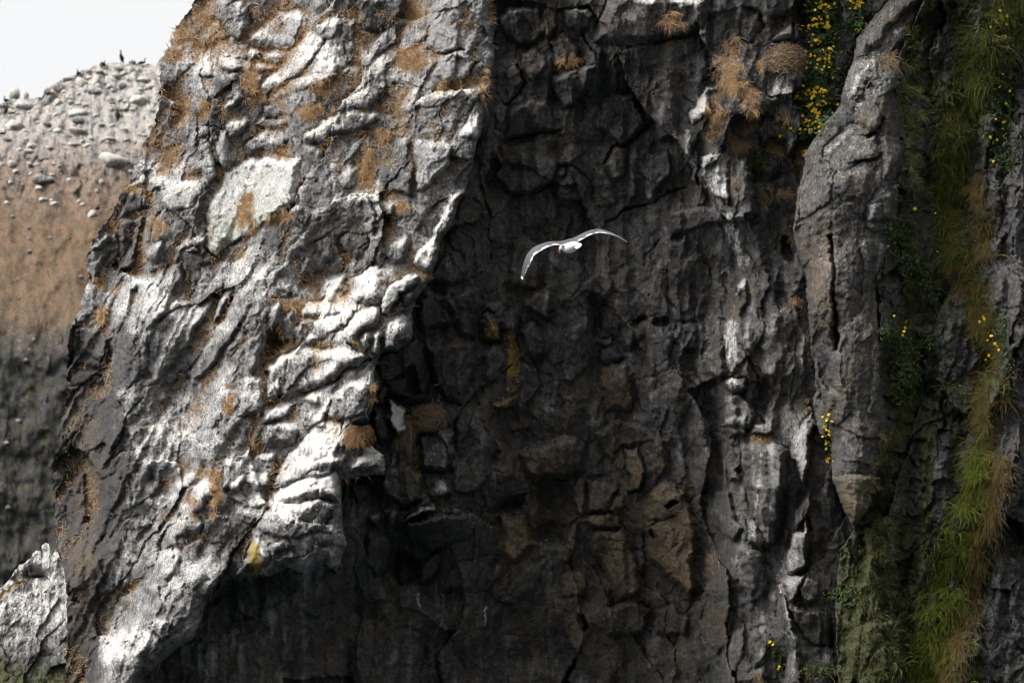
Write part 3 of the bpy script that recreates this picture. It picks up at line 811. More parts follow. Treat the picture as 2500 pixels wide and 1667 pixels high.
# --- shaded wall, lower right
B('k', "180,300 330,220 620,170 700,260 690,460 540,520 300,520 230,470", .26, -.1, -.12, 24, br=0.22, t=-.15)
B('k', "560,600 620,500 700,480 680,640 640,760 590,740", .16, -.1, .1, 8, t=.14)
B('k', "690,500 830,460 920,580 860,660 840,750 670,760", .12, -.1, .1, t=-.03)
B('k', "840,720 870,620 950,620 970,690 900,740", .14, 0, .2, 10, br=0.65, t=.08)
B('k', "650,820 700,770 930,700 940,820 870,860 720,850", .16, 0, .4, 10, br=0.58, t=.06)
B('k', "720,860 940,830 1000,900 1080,1080 1100,1300 900,1400 820,1200 720,1000", .16, -.1, .02, 16, br=0.45, t=-.06)
B('k', "1050,640 1220,500 1280,520 1400,600 1470,780 1480,1100 1440,1380 1380,1350 1250,1200 1190,1150 1110,1060 1090,900", .26, .04, .06, 18, br=0.61, t=.05, fm=.15)
B('k', "960,270 1050,250 1090,450 1080,570 990,590 960,430", .28, .1, .1, 8, br=0.54, ck=.12)
B('k', "1120,430 1240,260 1280,400 1200,490", .1, 0, .1, br=0.40)
HOLE('k', "1255,680 1340,668", 8, .35)
HOLE('k', "1150,890 1160,920", 7, .25)
HOLE('k', "640,1500 670,1560", 14, .3)
CRACK('k', "1130,810 1180,790 1230,800 1310,770", .1, 2.4)
CRACK('k', "1140,860 1200,800", .08, 2.4)
CRACK('k', "1230,1050 1390,930", .04, 2)
CRACK('k', "770,950 980,940", .04, 2)
CRACK('k', "770,1010 1000,1000", .03, 2)
B('k', "60,740 230,750 320,960 200,1100 120,1130 40,1000", .16, -.1, .05, 14, br=0.54)
B('k', "250,480 560,520 620,700 560,900 480,1000 330,970 320,750", -.16, 0, -.1, 30, part=False, t=-.3)  # void between the blocks, shade painted into the colour
B('k', "480,1070 540,900 640,780 610,1000 560,1080", .18, .1, .1, 8, t=.12, br=0.25)
B('k', "230,1130 500,990 370,1150 340,1290 170,1390 40,1390", .16, -.1, .1, 12, t=.03)
B('k', "0,1080 120,1140 170,1300 60,1380 -40,1300", .12, -.1, 0, t=-.1)
B('k', "500,1180 640,1100 700,1240 660,1340 480,1360", .12, 0, .1, br=0.32)
B('k', "720,180 900,60 1120,120 1220,250 1040,240 940,260 850,400", .12, 0, -.1, br=0.18, t=-.05)
B('k', "1640,60 1840,40 1840,180 1700,220", .16, .2, .1, 12, t=.1, g=.05)
B('k', "1870,90 2020,60 2030,170 1870,170", .16, .1, .2, 8, t=.1, g=.12)
B('k', "1800,250 1860,220 2030,210 2150,290 2140,500 2100,700 2060,970 1960,1000 1900,850 1850,700 1800,500", .42, .1, .03, 26, t=.10, fm=.3, ck=.1)
B('k', "1820,800 1900,790 1970,950 1930,1000 1830,940", .12, .2, .2, 8, g=.3, t=.1)
S('g', 'k', "1930,310 1920,500 1890,760", 4, .6)
S('g', 'k', "1870,320 1880,480", 7, .35)
B('k', "1600,560 1740,600 1800,860 1740,960 1640,900 1560,760", .12, .15, 0, t=.02)
B('k', "1700,420 1790,380 1790,520 1720,540", .14, .2, .1, 8, t=.1)
B('k', "1480,560 1620,580 1560,640", -.12, 0, 0, 8, part=False, t=-.2)
B('k', "1520,1000 1660,1050 1680,1300 1560,1300", .1, .1, 0, br=0.22)
B('k', "1790,980 1960,1010 2000,1300 1850,1400 1780,1200", .1, .1, -.1, t=-.08)
B('k', "2100,1180 2085,1040 2150,860 2230,850 2260,700 2290,800 2280,1150 2150,1200", .46, .25, .06, 14, t=.16, g=.1, ck=.1)
B('k', "2150,220 2290,0 2340,100 2290,300 2260,560 2230,530 2160,340", .34, .4, .1, 10, t=.16, g=.32)
B('k', "2160,740 2280,560 2290,760 2160,860", .2, .2, .2, 8, t=.1, g=.08)
B('k', "0,1400 300,1390 600,1480 560,1620 0,1620", .1, 0, -.1, t=-.12)
B('k', "820,1420 1000,1350 1160,1420 1100,1620 820,1620", .12, 0, 0, br=0.22)
B('k', "1180,1440 1300,1380 1440,1480 1400,1620 1180,1620", .12, 0, 0, br=0.18)
# --- rocks at the foot of the buttress
B('l', "590,850 640,810 800,770 760,900 700,1000 660,980", .40, .35, .2, 10, t=.12, g=.25)
B('l', "740,900 800,770 900,830 880,990 760,1010", .34, -.2, .0, 10, t=.02)
B('l', "650,1000 760,1015 980,1060 1000,1300 800,1300 700,1130", .16, -.2, -.5, 12, t=-.25)  # underside of the rocks, toned dark as painted shade
B('l', "590,870 650,980 690,1150 760,1250 720,1300 640,1150", .3, .3, .2, 8, g=.22, t=.12)
B('l', "370,1200 500,1150 560,1260 500,1420 400,1480 370,1350", .16, .2, .1, 12, t=.06)
B('l', "640,1400 700,1320 770,1420 780,1600 640,1600", .3, .3, .15, 10, t=.08, g=.08)
B('l', "320,640 470,640 460,820 400,960 320,860", .1, .1, 0)
B('l', "20,1120 180,960 300,1080 240,1260 60,1290", .1, 0, 0, br=0.14)
B('l', "200,1260 350,1130 370,1300 300,1500 180,1500", .1, .05, 0, br=0.11)
# --- buttress
B('d', "1150,290 1290,110 1390,-30 1660,-30 1400,200 1330,330 1150,400", .14, .3, .2, 18, t=.06)
B('d', "1400,220 1640,0 1580,160 1450,330 1400,380", .12, .3, .4, 12, t=.12, g=.2)
B('d', "1130,450 1290,400 1280,560 1140,720 1060,640", .14, .3, .2, 16, t=.14, g=.12)
B('d', "1150,740 1380,570 1440,700 1370,800 1340,940 1240,980 1130,900", .2, -.05, .05, 24, t=-.04, br=0.07)
B('d', "900,1060 1110,880 1300,980 1300,1130 1130,1160 1000,1180 900,1130", .14, .25, .15, 18, t=.1, g=.05)
B('d', "990,1260 1130,1180 1300,1180 1210,1480 1060,1460 980,1330", .20, -.05, .0, 22, br=0.09)
B('d', "1310,1100 1350,960 1400,980 1480,1040 1490,1140 1350,1290", .16, 0, .1, 14, t=.08)
B('d', "1220,1470 1290,1370 1430,1380 1440,1600 1230,1600", .2, -.1, .05, 16, t=.1, fm=.2)
B('d', "720,1400 780,1240 900,1150 1000,1280 960,1450 720,1600", .16, .3, .1, 18, t=.08)
B('h', "700,200 720,60 960,60 975,300 1000,600 990,1050 940,1000 900,900 800,820 800,560 740,360", .1, .2, .0, 16, br=0.20, ye=.12, fm=.35)
B('h', "1210,100 1240,-20 1340,-20 1340,130 1300,230 1220,170", .2, .1, .1, 14, t=.12, fm=.15)
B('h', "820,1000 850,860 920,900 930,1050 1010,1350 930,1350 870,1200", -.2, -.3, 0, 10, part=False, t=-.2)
B('h', "1000,600 1080,560 1230,700 1230,1000 1200,1330 1100,1350 1010,1100", .10, -.05, 0, 20, br=0.09)
B('h', "1240,1200 1290,950 1330,980 1320,1250 1260,1567 1230,1400", .14, .35, 0, 8, t=.16, g=.28)
B('l', "990,80 1270,60 1260,250 1210,370 1140,440 1080,370 1040,280", .26, 0, .02, 12, br=.30, mo=.42, ye=.22, t=-.05, ck=.05)
S('g', 'd', "1290,420 1170,560 1100,700", 7, .42)
S('g', 'd', "1380,590 1180,720 1150,780", 7, .4)
S('g', 'd', "1360,960 1310,1090", 6, .35)
S('g', 'd', "900,1110 1100,950", 7, .3)
S('t', 'h', "1330,300 1290,500 1280,800", 12, .35)
S('li', 'd', "1380,250 1340,330 1400,350", 12, .5)
CRACK('h', "965,230 980,560 995,800 1000,1040", .22, 3.5)
CRACK('d', "1240,980 1310,920 1340,850", .14, 3)
CRACK('d', "1130,1160 1300,1120", .12, 3)
CRACK('h', "1180,330 1200,500 1170,700", .06, 3)
# --- gully: ribs and dark slabs
for lin, r_, d_ in (("2290,0 2260,100 2240,250 2230,420 2230,560", 22, .16), ("2420,300 2440,700 2450,1100 2430,1500", 26, .22), ("2250,950 2230,1200 2200,1450", 24, -.2),
                    ("2330,800 2320,1000 2290,1250", 24, .18), ("2180,1100 2140,1350 2110,1600", 26, .2), ("2490,250 2490,700 2500,1200", 24, .3), ("2400,900 2390,1000", 20, -.3)):
    q = pts('s', lin); w = window(q, 60)
    H[w] += d_ * np.exp(-(line_d(q, WX[w], WY[w]) / r_) ** 2)
B('d', "1850,0 1990,-30 1960,80 1890,140 1840,150", .12, .2, .1, t=.15, g=.05)
B('l', "1500,800 1560,560 1700,400 1740,560 1700,760 1560,960 1480,980", .12, .2, .15, t=.14)
B('l', "1640,120 1720,0 1800,0 1740,90", .12, .2, .15, t=.16, g=.1)
B('h', "1760,900 1830,790 1880,740 1860,960 1800,1010", .12, .2, .15, t=.16)
B('h', "1990,1180 2060,1080 2110,1050 2080,1180 2000,1320", .12, .2, .15, t=.16)
B('l', "2100,480 2150,330 2160,420 2140,600", .14, .2, .1, g=.15, t=.1)

B('l', "1060,1220 1240,1080 1420,1050 1530,1180 1500,1600 1030,1600", .30, .1, .1, 30, mo=.35, br=.2, t=.05)
B('l', "1180,500 1320,330 1480,420 1440,780 1400,980 1200,900", .22, .1, .05, 24, mo=.35, br=.15)
S('g', 'g', "1690,80 1715,200 1760,330 1805,410", 26, .85)
S('g', 'g', "1755,640 1830,510", 7, .7)
S('g', 'g', "1725,860 1715,980 1745,1160", 22, .72)
S('g', 'g', "1720,1250 1740,1330", 20, .5)
S('g', 'c', "1430,-30 1300,110", 28, 1.0)
S('g', 'c', "1250,100 1232,190", 7, .8)
S('g', 'c', "1640,10 1740,20", 30, .75)
S('g', 'c', "1700,950 1710,1130", 14, .6)
S('g', 'l', "640,480 620,760", 9, .5)  # pale stroke paints the lit left edge of the grey pillar
S('g', 'l', "600,880 680,1150", 9, .45)  # lit edge painted on, lower down the same rocks
S('t', 'i', "1500,1300 1800,1150 2100,1000 2350,900", 120, .16)  # paler tone painted into the undercut to lift its deep shade
S('ye', 'i', "1820,600 1830,720", 30, .75)
S('g', 'i', "1825,650 1830,730", 30, -.5)
S('ye', 'i', "1810,770 1825,950", 15, .6)
for x_, a_, b_, v_ in ((255, 1180, 1380, -.7), (290, 1170, 1360, -.8), (330, 1150, 1370, -.6), (372, 1180, 1330, -.8), (410, 1150, 1300, -.5), (450, 1160, 1300, -.7), (480, 1180, 1280, -.6), (560, 1100, 1150, -.6),
                       (610, 1090, 1140, -.5), (700, 1070, 1130, -.5), (800, 1070, 1120, -.4), (400, 860, 920, -.5), (440, 850, 930, -.6), (480, 850, 910, -.5)):
    S('g', 'f', f"{x_},{a_} {x_ - 8},{b_}", 8, v_)
for x_, a_, b_ in ((250, 960, 1060), (290, 960, 1190), (325, 960, 1080), (362, 960, 1210), (420, 960, 1010), (460, 940, 1020), (200, 990, 1090)):
    S('g', 'j', f"{x_},{a_} {x_},{b_}", 6, .6)
for x_, a_, b_ in ((110, 1000, 1130), (150, 1000, 1090), (180, 1000, 1140)):
    S('g', 'c', f"{x_},{a_} {x_ + 4},{b_}", 5, .7)
S('g', 's', "1186,1478 1184,1525", 4, 1.1)
S('g', 's', "1020,1455 1022,1490", 4, .8)
# --- break-up of every zone
for z, (lst, fa, fs) in enumerate((
        ([(170, 1.05, 2.2, .28, 1), (66, 1.05, 2.0, .28, .7), (27, 1.0, 1.7, .32, .6), (11, .9, 1.3, .4, .6)], .040, 1.0),
        ([(240, 1.48, 2.2, .24, 1), (84, 1.54, 3.0, .22, .55), (36, 1.52, 2.2, .24, .5), (13, 1.5, 1.5, .3, .5)], .036, 1.0),
        ([(150, 1.5, 2.0, .16, 1), (60, 1.5, 1.6, .14, .6), (14, 1.2, 1.1, .22, .6)], .034, 1.0),
        ([(160, 1.75, 2.6, .30, 1), (60, 1.75, 2.4, .45, 1), (24, 1.7, 1.8, .5, 1), (10, 1.6, 1.4, .5, .9)], .050, 1.0))):
    m = zone == z
    x, y = WX[m], WY[m]
    f = flat[m]
    for i, (cell, ang, an, tilt, keep) in enumerate(lst):
        x2 = x + cell * .25 * gnoise(x / cell, y / cell, 90 + i); y2 = y + cell * .25 * gnoise(x / cell + 30, y / cell, 95 + i)
        ang2 = math.pi - ang if z == 0 else ang
        pl, e = facets(x2, y2, cell, ang2, an, 100 + 10 * z + i * 3, tilt, (.26 if z == 0 else .45) if i < 2 else .35)
        a = f if i < 2 else 0.35 + 0.65 * f
        H[m] += pl * cell * MPP * keep * a
        if i in (0, 1):
            H[m] -= (0.04, 0.02, 0.012, 0.03)[z] * a * np.exp(-(e / (0.045 if i == 0 else .06)) ** 2) * np.clip(gnoise(x / 90, y / 90, 60 + i) * 1.6 + .1, 0, 1)
    H[m] += fa * 1.6 * fbm(x / 30, y / 42, 6, 130 + z, .66)
    if z == 0:                                      # ribs that fall away to the lower left
        u, v = rot(x, y, 2.03, 46, 5.5)
        H[m] += .085 * (1 - 2 * np.abs(fbm(u, v, 2, 151))) * (.35 + .65 * sstep(750, 350, x) * sstep(450, 650, y))
    if z == 1:                                      # upright flutes and bulges
        u, v = rot(x, y, 1.54, 60, 4.2)
        H[m] += .10 * (1 - 2 * np.abs(fbm(u, v, 2, 153))) + .26 * gnoise(x / 130, y / 210, 155) + .12 * gnoise(x / 60, y / 80, 156)
    if z == 3:
        u, v = rot(x, y, 1.75, 34, 7)
        H[m] += .13 * fbm(u, v, 3, 158)
    if z == 2:                                      # pitted, fluted skin
        H[m] += .035 * fbm(x / 24, y / 160, 3, 141) - .02 * np.clip(gnoise(x / 7, y / 7, 143) - .25, 0, 1)

# ------------------------------------------------------------------ lay it out
Pg = P(Xg, Yg, 60.0 - H)
dU = np.gradient(Pg, axis=1); dV = np.gradient(Pg, axis=0)
Ng = np.cross(dV, dU); Ng /= np.linalg.norm(Ng, axis=-1, keepdims=True) + 1e-12
if Ng[300, 500, 1] > 0: Ng = -Ng
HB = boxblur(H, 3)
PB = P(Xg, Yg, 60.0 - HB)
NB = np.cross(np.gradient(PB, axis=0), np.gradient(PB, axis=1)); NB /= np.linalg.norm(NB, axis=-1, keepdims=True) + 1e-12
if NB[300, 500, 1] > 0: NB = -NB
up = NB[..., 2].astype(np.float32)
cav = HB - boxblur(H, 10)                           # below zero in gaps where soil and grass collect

z0, z1, z2, z3 = (zone == 0), (zone == 1), (zone == 2), (zone == 3)
drip = fbm(Xg / 7, Yg / 130, 3, 201)                # runs of droppings down the face
patch = fbm(Xg / 95, Yg / 120, 4, 211)
patch2 = fbm(Xg / 28, Yg / 34, 3, 215)
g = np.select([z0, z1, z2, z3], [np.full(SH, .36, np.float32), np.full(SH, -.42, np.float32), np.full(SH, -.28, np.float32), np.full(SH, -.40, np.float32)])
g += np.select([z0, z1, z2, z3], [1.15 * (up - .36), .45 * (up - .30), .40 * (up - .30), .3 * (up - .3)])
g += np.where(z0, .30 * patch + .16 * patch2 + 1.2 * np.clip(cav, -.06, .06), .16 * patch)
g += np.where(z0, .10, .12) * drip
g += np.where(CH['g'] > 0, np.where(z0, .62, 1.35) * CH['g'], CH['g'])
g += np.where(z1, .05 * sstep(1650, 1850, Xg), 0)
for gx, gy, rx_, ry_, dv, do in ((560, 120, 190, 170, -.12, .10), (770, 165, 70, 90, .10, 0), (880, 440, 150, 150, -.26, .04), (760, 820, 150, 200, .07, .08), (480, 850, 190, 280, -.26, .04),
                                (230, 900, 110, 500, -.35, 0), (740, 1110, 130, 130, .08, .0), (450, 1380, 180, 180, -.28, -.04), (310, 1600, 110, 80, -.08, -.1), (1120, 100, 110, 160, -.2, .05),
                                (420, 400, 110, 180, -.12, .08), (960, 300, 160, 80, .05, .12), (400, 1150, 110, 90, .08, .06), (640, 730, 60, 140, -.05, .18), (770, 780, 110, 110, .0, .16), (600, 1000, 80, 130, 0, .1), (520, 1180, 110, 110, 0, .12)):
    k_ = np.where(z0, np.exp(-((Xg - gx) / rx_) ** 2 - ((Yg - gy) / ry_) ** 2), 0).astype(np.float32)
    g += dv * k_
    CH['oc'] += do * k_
u_, v_ = rot(Xg, Yg, 2.03, 16, 9)
g += np.where(z0, .20 * fbm(u_, v_, 3, 267), 0)
mo1 = np.where(z1, -.12 + .35 * fbm(Xg / 60, Yg / 150 + 5, 4, 269), 0)
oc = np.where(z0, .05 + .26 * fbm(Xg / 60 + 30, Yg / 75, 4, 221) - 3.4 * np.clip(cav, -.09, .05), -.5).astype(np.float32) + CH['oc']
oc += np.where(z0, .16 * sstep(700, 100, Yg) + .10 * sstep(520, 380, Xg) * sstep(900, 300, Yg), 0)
t = .5 + CH['t'] + .12 * patch2 + np.select([z0, z1, z2, z3], [np.full(SH, .13), -.09 + .05 * sstep(1600, 1850, Xg) + .30 * fbm(Xg / 26, Yg / 190, 3, 261) + .22 * fbm(Xg / 60, Yg / 70, 4, 263), np.full(SH, -.17) + .16 * fbm(Xg / 40, Yg / 130, 3, 275), np.full(SH, -.22)])  # base tone by zone: face lifted like fill light, wall darkened as painted shade
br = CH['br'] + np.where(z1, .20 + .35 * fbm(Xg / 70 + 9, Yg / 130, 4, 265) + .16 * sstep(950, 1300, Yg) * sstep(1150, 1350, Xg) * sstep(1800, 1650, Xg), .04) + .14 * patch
br += np.where(z2, .24 + .14 * patch, 0)
mo = CH['mo'] + mo1 + np.where(z2, .06 + .30 * fbm(Xg / 50, Yg / 170, 4, 277) + .12 * sstep(2060, 1960, Xg), 0) + np.where(z3, .56 + .45 * fbm(Xg / 40, Yg / 160, 4, 231), 0)
mo += np.where(z3, .16 * sstep(1000, 1500, Yg) * sstep(2320, 2200, Xg) - .55 * sstep(2400, 2460, Xg), 0)
li = CH['li'] + np.where(z0, .10 * patch, np.where(z1, -.15 + .2 * patch2, -.05))
ye = CH['ye'] + np.where(z1, -.1 + .28 * fbm(Xg / 26, Yg / 60, 3, 241), 0) - .02
ye += np.where(z0, .1 * (li > .35) * (1 + 2.4 * patch2), 0)
wet = np.clip(np.where(z3, .5 + .5 * patch, np.where(z2, .3, 0)), 0, 1)

TUFTS = [
    (1007, 145, 34, 26, 420, .30, 0, 'thick orange dry grass tuft under the jutting dark block of the bright face'),
    (1005, 22, 14, 32, 260, .26, 0, 'dry grass filling the crack beside the jutting dark block at the top edge'),
    (1096, 206, 26, 14, 240, .20, 0, 'flat orange grass cushion on grey slabs close to the shaded wall'),
    (760, 270, 26, 24, 300, .26, 0, 'wiry ball of dry grass below the long white ramp'),
    (790, 215, 34, 20, 260, .18, 0, 'sparse dry grass on the slope above the wiry ball'),
    (898, 415, 20, 52, 520, .24, 0, 'long orange streak of dry grass beside the round lichen rock'),
    (936, 335, 14, 28, 200, .20, 0, 'narrow dry grass tuft over the long orange streak'),
    (983, 505, 18, 13, 220, .17, 0, 'small round cushion of dry grass on the white speckled rock'),
    (606, 520, 22, 50, 520, .34, -.1, 'big drooping dry grass tuft on the pale green lichen boulder'),
    (690, 527, 36, 13, 340, .20, -.2, 'slanting dry grass mat at the right foot of the lichen boulder'),
    (381, 548, 16, 28, 220, .26, 0, 'dry grass tuft in the gap left of the pale boulders'),
    (250, 770, 16, 26, 240, .22, 0, 'orange grass tuft hanging near the left edge of the headland, lower of two'),
    (240, 690, 12, 20, 170, .18, 0, 'orange grass tuft near the left edge of the headland, upper of two'),
    (316, 460, 24, 9, 180, .16, 0, 'fringe of dry grass along the headland edge above the far slope'),
    (420, 135, 24, 12, 200, .18, 0, 'dry grass patch on the upper left shoulder of the headland'),
    (505, 265, 12, 26, 220, .20, 0, 'yellowish grass streak beside the dark rounded hollow at upper left'),
    (620, 225, 24, 26, 280, .20, 0, 'brown grass filling the gully beneath the three round boulders'),
    (525, 1195, 15, 58, 460, .20, -.1, 'long orange grass streak low on the bright face'),
    (470, 1228, 12, 34, 200, .16, -.1, 'short slanting grass streak left of the long low streak'),
    (560, 990, 14, 40, 240, .17, -.1, 'dry grass strip left of the big white ledge'),
    (720, 745, 34, 10, 240, .15, 0, 'dry grass along the ledge under the white domed boulder'),
    (905, 960, 11, 26, 180, .17, 0, 'ochre grass on the rim just above the rusty nest'),
    (1030, 665, 16, 14, 200, .16, 0, 'orange grass at the ridge rim above the grey smooth slab'),
    (1180, 210, 14, 46, 240, .17, 0, 'dry grass strip along the upper rim next to the shaded wall'),
    (1388, 148, 24, 14, 340, .24, -.5, 'bright orange grass tuft alone on the dark upper wall'),
    (1425, 142, 9, 6, 60, .12, 0, 'tiny dry grass tuft right of the lone orange one'),
    (1375, 88, 6, 6, 60, .10, 0, 'tiny dry grass tuft high above the lone orange one'),
    (1640, 42, 26, 22, 360, .28, 0, 'hanging dry grass tuft on the overhang at the top of the wall'),
    (1790, 170, 30, 62, 900, .30, 0, 'largest tan grass patch, upper part, left of the nest column'),
    (1748, 285, 32, 48, 620, .26, 0, 'pale tan grass patch on the white knob'),
    (1826, 262, 18, 58, 520, .26, 0, 'tangled grass strip between the white knob and the nest column'),
    (1805, 350, 18, 24, 280, .24, 0, 'hanging end of the tangled grass strip below the white knob'),
    (1915, 295, 18, 22, 240, .24, 0, 'dry grass tuft on the white rock under the nest column'),
    (1888, 345, 20, 24, 260, .28, 0, 'drooping grass tuft below the white rock under the nest column'),
    (1872, 475, 26, 14, 260, .24, 0, 'dark rusty grass tuft in the niche beside the buttress, left of two'),
    (1924, 470, 24, 12, 300, .22, -.3, 'bright rusty grass tuft in the niche beside the buttress, right of two'),
    (1862, 160, 10, 14, 80, .24, 0, 'thin orange stems beside the nest column'),
    (2168, 142, 22, 18, 420, .30, 0, 'brown grass bunch hanging on the buttress near the top'),
    (1950, 735, 14, 14, 180, .22, -.8, 'rusty starburst grass tuft at the left edge of the buttress'),
    (1936, 565, 8, 14, 30, .30, -.8, 'few bent orange stems poking out left of the buttress'),
    (1960, 372, 14, 20, 160, .22, -.4, 'reddish grass at the left shoulder of the buttress'),
    (1856, 1070, 26, 7, 260, .17, -.5, 'orange grass fringe on top of the grey pillar'),
    (1895, 945, 14, 9, 90, .12, 0, 'dark red withered tuft above the grey pillar'),
    (2060, 1470, 7, 8, 60, .26, 0, 'withered brown frond below the orange brown block'),
    (1862, 1650, 26, 14, 120, .30, 0, 'upright brown stems at the bottom edge under the grey rocks'),
    (1975, 1000, 8, 30, 110, .15, 0, 'pale dry grass on the lit rib beside the buttress'),
]
TUFT_SPOTS = [q[:4] for q in TUFTS]
# dry soil and dead stems under every tuft
ST = {k: 0 for k in CH}
for x_, y_, rx_, ry_ in TUFT_SPOTS:
    w = window(np.array([(x_ - rx_, y_ - ry_), (x_ + rx_, y_ + ry_)]), 20)
    d = np.sqrt(((Xg[w] - x_) / (rx_ + 3)) ** 2 + ((Yg[w] - y_) / (ry_ + 3)) ** 2) + .35 * gnoise(Xg[w] / 13, Yg[w] / 13, 271)
    oc[w] += (.42 + .35 * gnoise(Xg[w] / 9, Yg[w] / 14, 273)) * sstep(1.3, .3, d) + np.where(zone[w] != 0, .36 * sstep(1.2, .5, d), 0)

def put(c, lo=-.6, hi=1.3): return np.clip(c, lo, hi).astype(np.float32)


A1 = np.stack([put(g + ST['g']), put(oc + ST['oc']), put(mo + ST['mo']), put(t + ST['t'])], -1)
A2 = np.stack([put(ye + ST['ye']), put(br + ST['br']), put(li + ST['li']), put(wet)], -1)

# the headland turns back out of sight behind its left edge
NB_ = 10
back = np.linspace(0, 1, NB_ + 1)[1:]
edge = Pg[:, 0, :]
BK = edge[:, None, :] + np.stack([back * 2.5 + 1.6 * back ** 2, back ** 1.2 * 26, back * 0 - back ** 2 * 1.5], -1)[None]
BK += (0.35 * fbm(np.arange(SH[0])[:, None] / 30.0 + back * 0, back[None, :] * 9 + 0 * ys[:, None], 3, 251))[..., None] * np.array([1, 0, 0.6])

cliff = empty('cliff', tuple(P(1250, 1700, 60)))
tag(cliff, kind='structure')
CL = np.array(cliff.location)
ZN = ['sunlit_face', 'shaded_wall', 'buttress', 'mossy_gully']
zparts = []
idx = np.arange(SH[0] * SH[1]).reshape(SH)
quads = np.stack([idx[:-1, :-1], idx[1:, :-1], idx[1:, 1:], idx[:-1, 1:]], -1).reshape(-1, 4)
bf = bid.ravel()[quads]
qb = np.where((bf == bf[:, :1]).all(1), bf[:, 0], -1)
zf = zone.ravel()[quads].max(1)
VF, A1F, A2F = Pg.reshape(-1, 3), A1.reshape(-1, 4), A2.reshape(-1, 4)


def cut(name, sel, parent, off):
    q = quads[sel]
    u, inv = np.unique(q, return_inverse=True)
    return mesh_np(name, VF[u] - off, inv.reshape(-1, 4), ROCK, parent, {'stain': A1F[u], 'tint': A2F[u]})


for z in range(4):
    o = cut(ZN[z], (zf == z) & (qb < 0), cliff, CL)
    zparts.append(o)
order = np.argsort(qb, kind='stable')
bounds = np.searchsorted(qb[order], np.arange(N_BLOCK + 1))
for b in range(N_BLOCK):
    sel = order[bounds[b]:bounds[b + 1]]
    if len(sel) < 40: continue
    z = int(np.bincount(zf[sel]).argmax())
    cut('rock', sel, zparts[z], CL)
# the part behind the edge
bv = np.concatenate([edge[:, None, :], BK], 1)
bi = np.arange(bv.shape[0] * bv.shape[1]).reshape(bv.shape[:2])
bq = np.stack([bi[:-1, 1:], bi[1:, 1:], bi[1:, :-1], bi[:-1, :-1]], -1).reshape(-1, 4)
st = np.zeros((bv.shape[0], bv.shape[1], 4), np.float32); st[..., 0] = -.2; st[..., 3] = .35
mesh_np('far_flank', bv.reshape(-1, 3) - CL, bq, ROCK, cliff, {'stain': st.reshape(-1, 4), 'tint': np.zeros_like(st).reshape(-1, 4)})


def surf(x, y, lift=0.0):
    """the point of the cliff seen at photo position (x, y), and the way its surface faces"""
    r = int(np.clip(np.searchsorted(ys, y), 1, SH[0] - 2))
    c = int(np.clip(round((x - sil[r]) / (2570 - sil[r]) * (NU - 1)), 1, SH[1] - 2))
    n = NB[r, c]
    return Vector(Pg[r, c] + n * lift), Vector(n)


def near(x, y, r=6):
    """depth of the foremost rock around a photo position"""
    return min(60.0 - float(H[int(np.clip(np.searchsorted(ys, y + b), 1, SH[0] - 2)), int(np.clip(round((x + a - sil[np.clip(np.searchsorted(ys, y + b), 1, SH[0] - 2)]) / (2570 - sil[np.clip(np.searchsorted(ys, y + b), 1, SH[0] - 2)]) * (NU - 1)), 1, SH[1] - 2))]) for a in (-r, 0, r) for b in (-r, 0, r))


# ------------------------------------------------------------------ small builders
def frame_mesh(rings, close=True):
    """rings (n, m, 3): a tube skinned over them, with end caps pinched"""
    n, m = rings.shape[:2]
    V = rings.reshape(-1, 3)
    F = []
    for i in range(n - 1):
        for j in range(m):
            k = (j + 1) % m
            F.append((i * m + j, i * m + k, (i + 1) * m + k, (i + 1) * m + j))
    return V, np.array(F)


def loft(spine, radii, m=12, roll=None):
    """one skin along a spine; radii are (side, height) pairs"""
    S_ = np.array(spine, float)
    T = np.gradient(S_, axis=0); T /= np.linalg.norm(T, axis=1, keepdims=True)
    R_ = []
    for p, t_, (a, b) in zip(S_, T, radii):
        side = np.cross(t_, (0, 0, 1.0) if abs(t_[2]) < .97 else (1.0, 0, 0)); side /= np.linalg.norm(side)
        if side[1] > 0: side = -side
        upv = np.cross(side, t_)
        an = np.linspace(0, 2 * math.pi, m, endpoint=False)
        R_.append(p + np.outer(np.cos(an) * a, side) + np.outer(np.sin(an) * b, upv))
    return frame_mesh(np.array(R_))


def dense(spine, radii, n):
    """smooth the spine with a Catmull-Rom through its points"""
    s = np.array(spine, float); r = np.array(radii, float)
    a = np.concatenate([s, r], 1)
    a = np.concatenate([[2 * a[0] - a[1]], a, [2 * a[-1] - a[-2]]])
    out = []
    for i in range(1, len(a) - 2):
        for u in np.linspace(0, 1, n, endpoint=False):
            p0, p1, p2, p3 = a[i - 1:i + 3]
            out.append(.5 * (2 * p1 + (p2 - p0) * u + (2 * p0 - 5 * p1 + 4 * p2 - p3) * u * u + (3 * p1 - p0 - 3 * p2 + p3) * u ** 3))
    out.append(a[-2])
    out = np.array(out)
    return out[:, :3], np.maximum(out[:, 3:], .0012)


def skin(name, spine, radii, mat, parent, m=12, n=4, attrs=None):
    s, r = dense(spine, radii, n)
    V, F = loft(s, r, m)
    return mesh_np(name, V, F, mat, parent, attrs(V) if attrs else None)


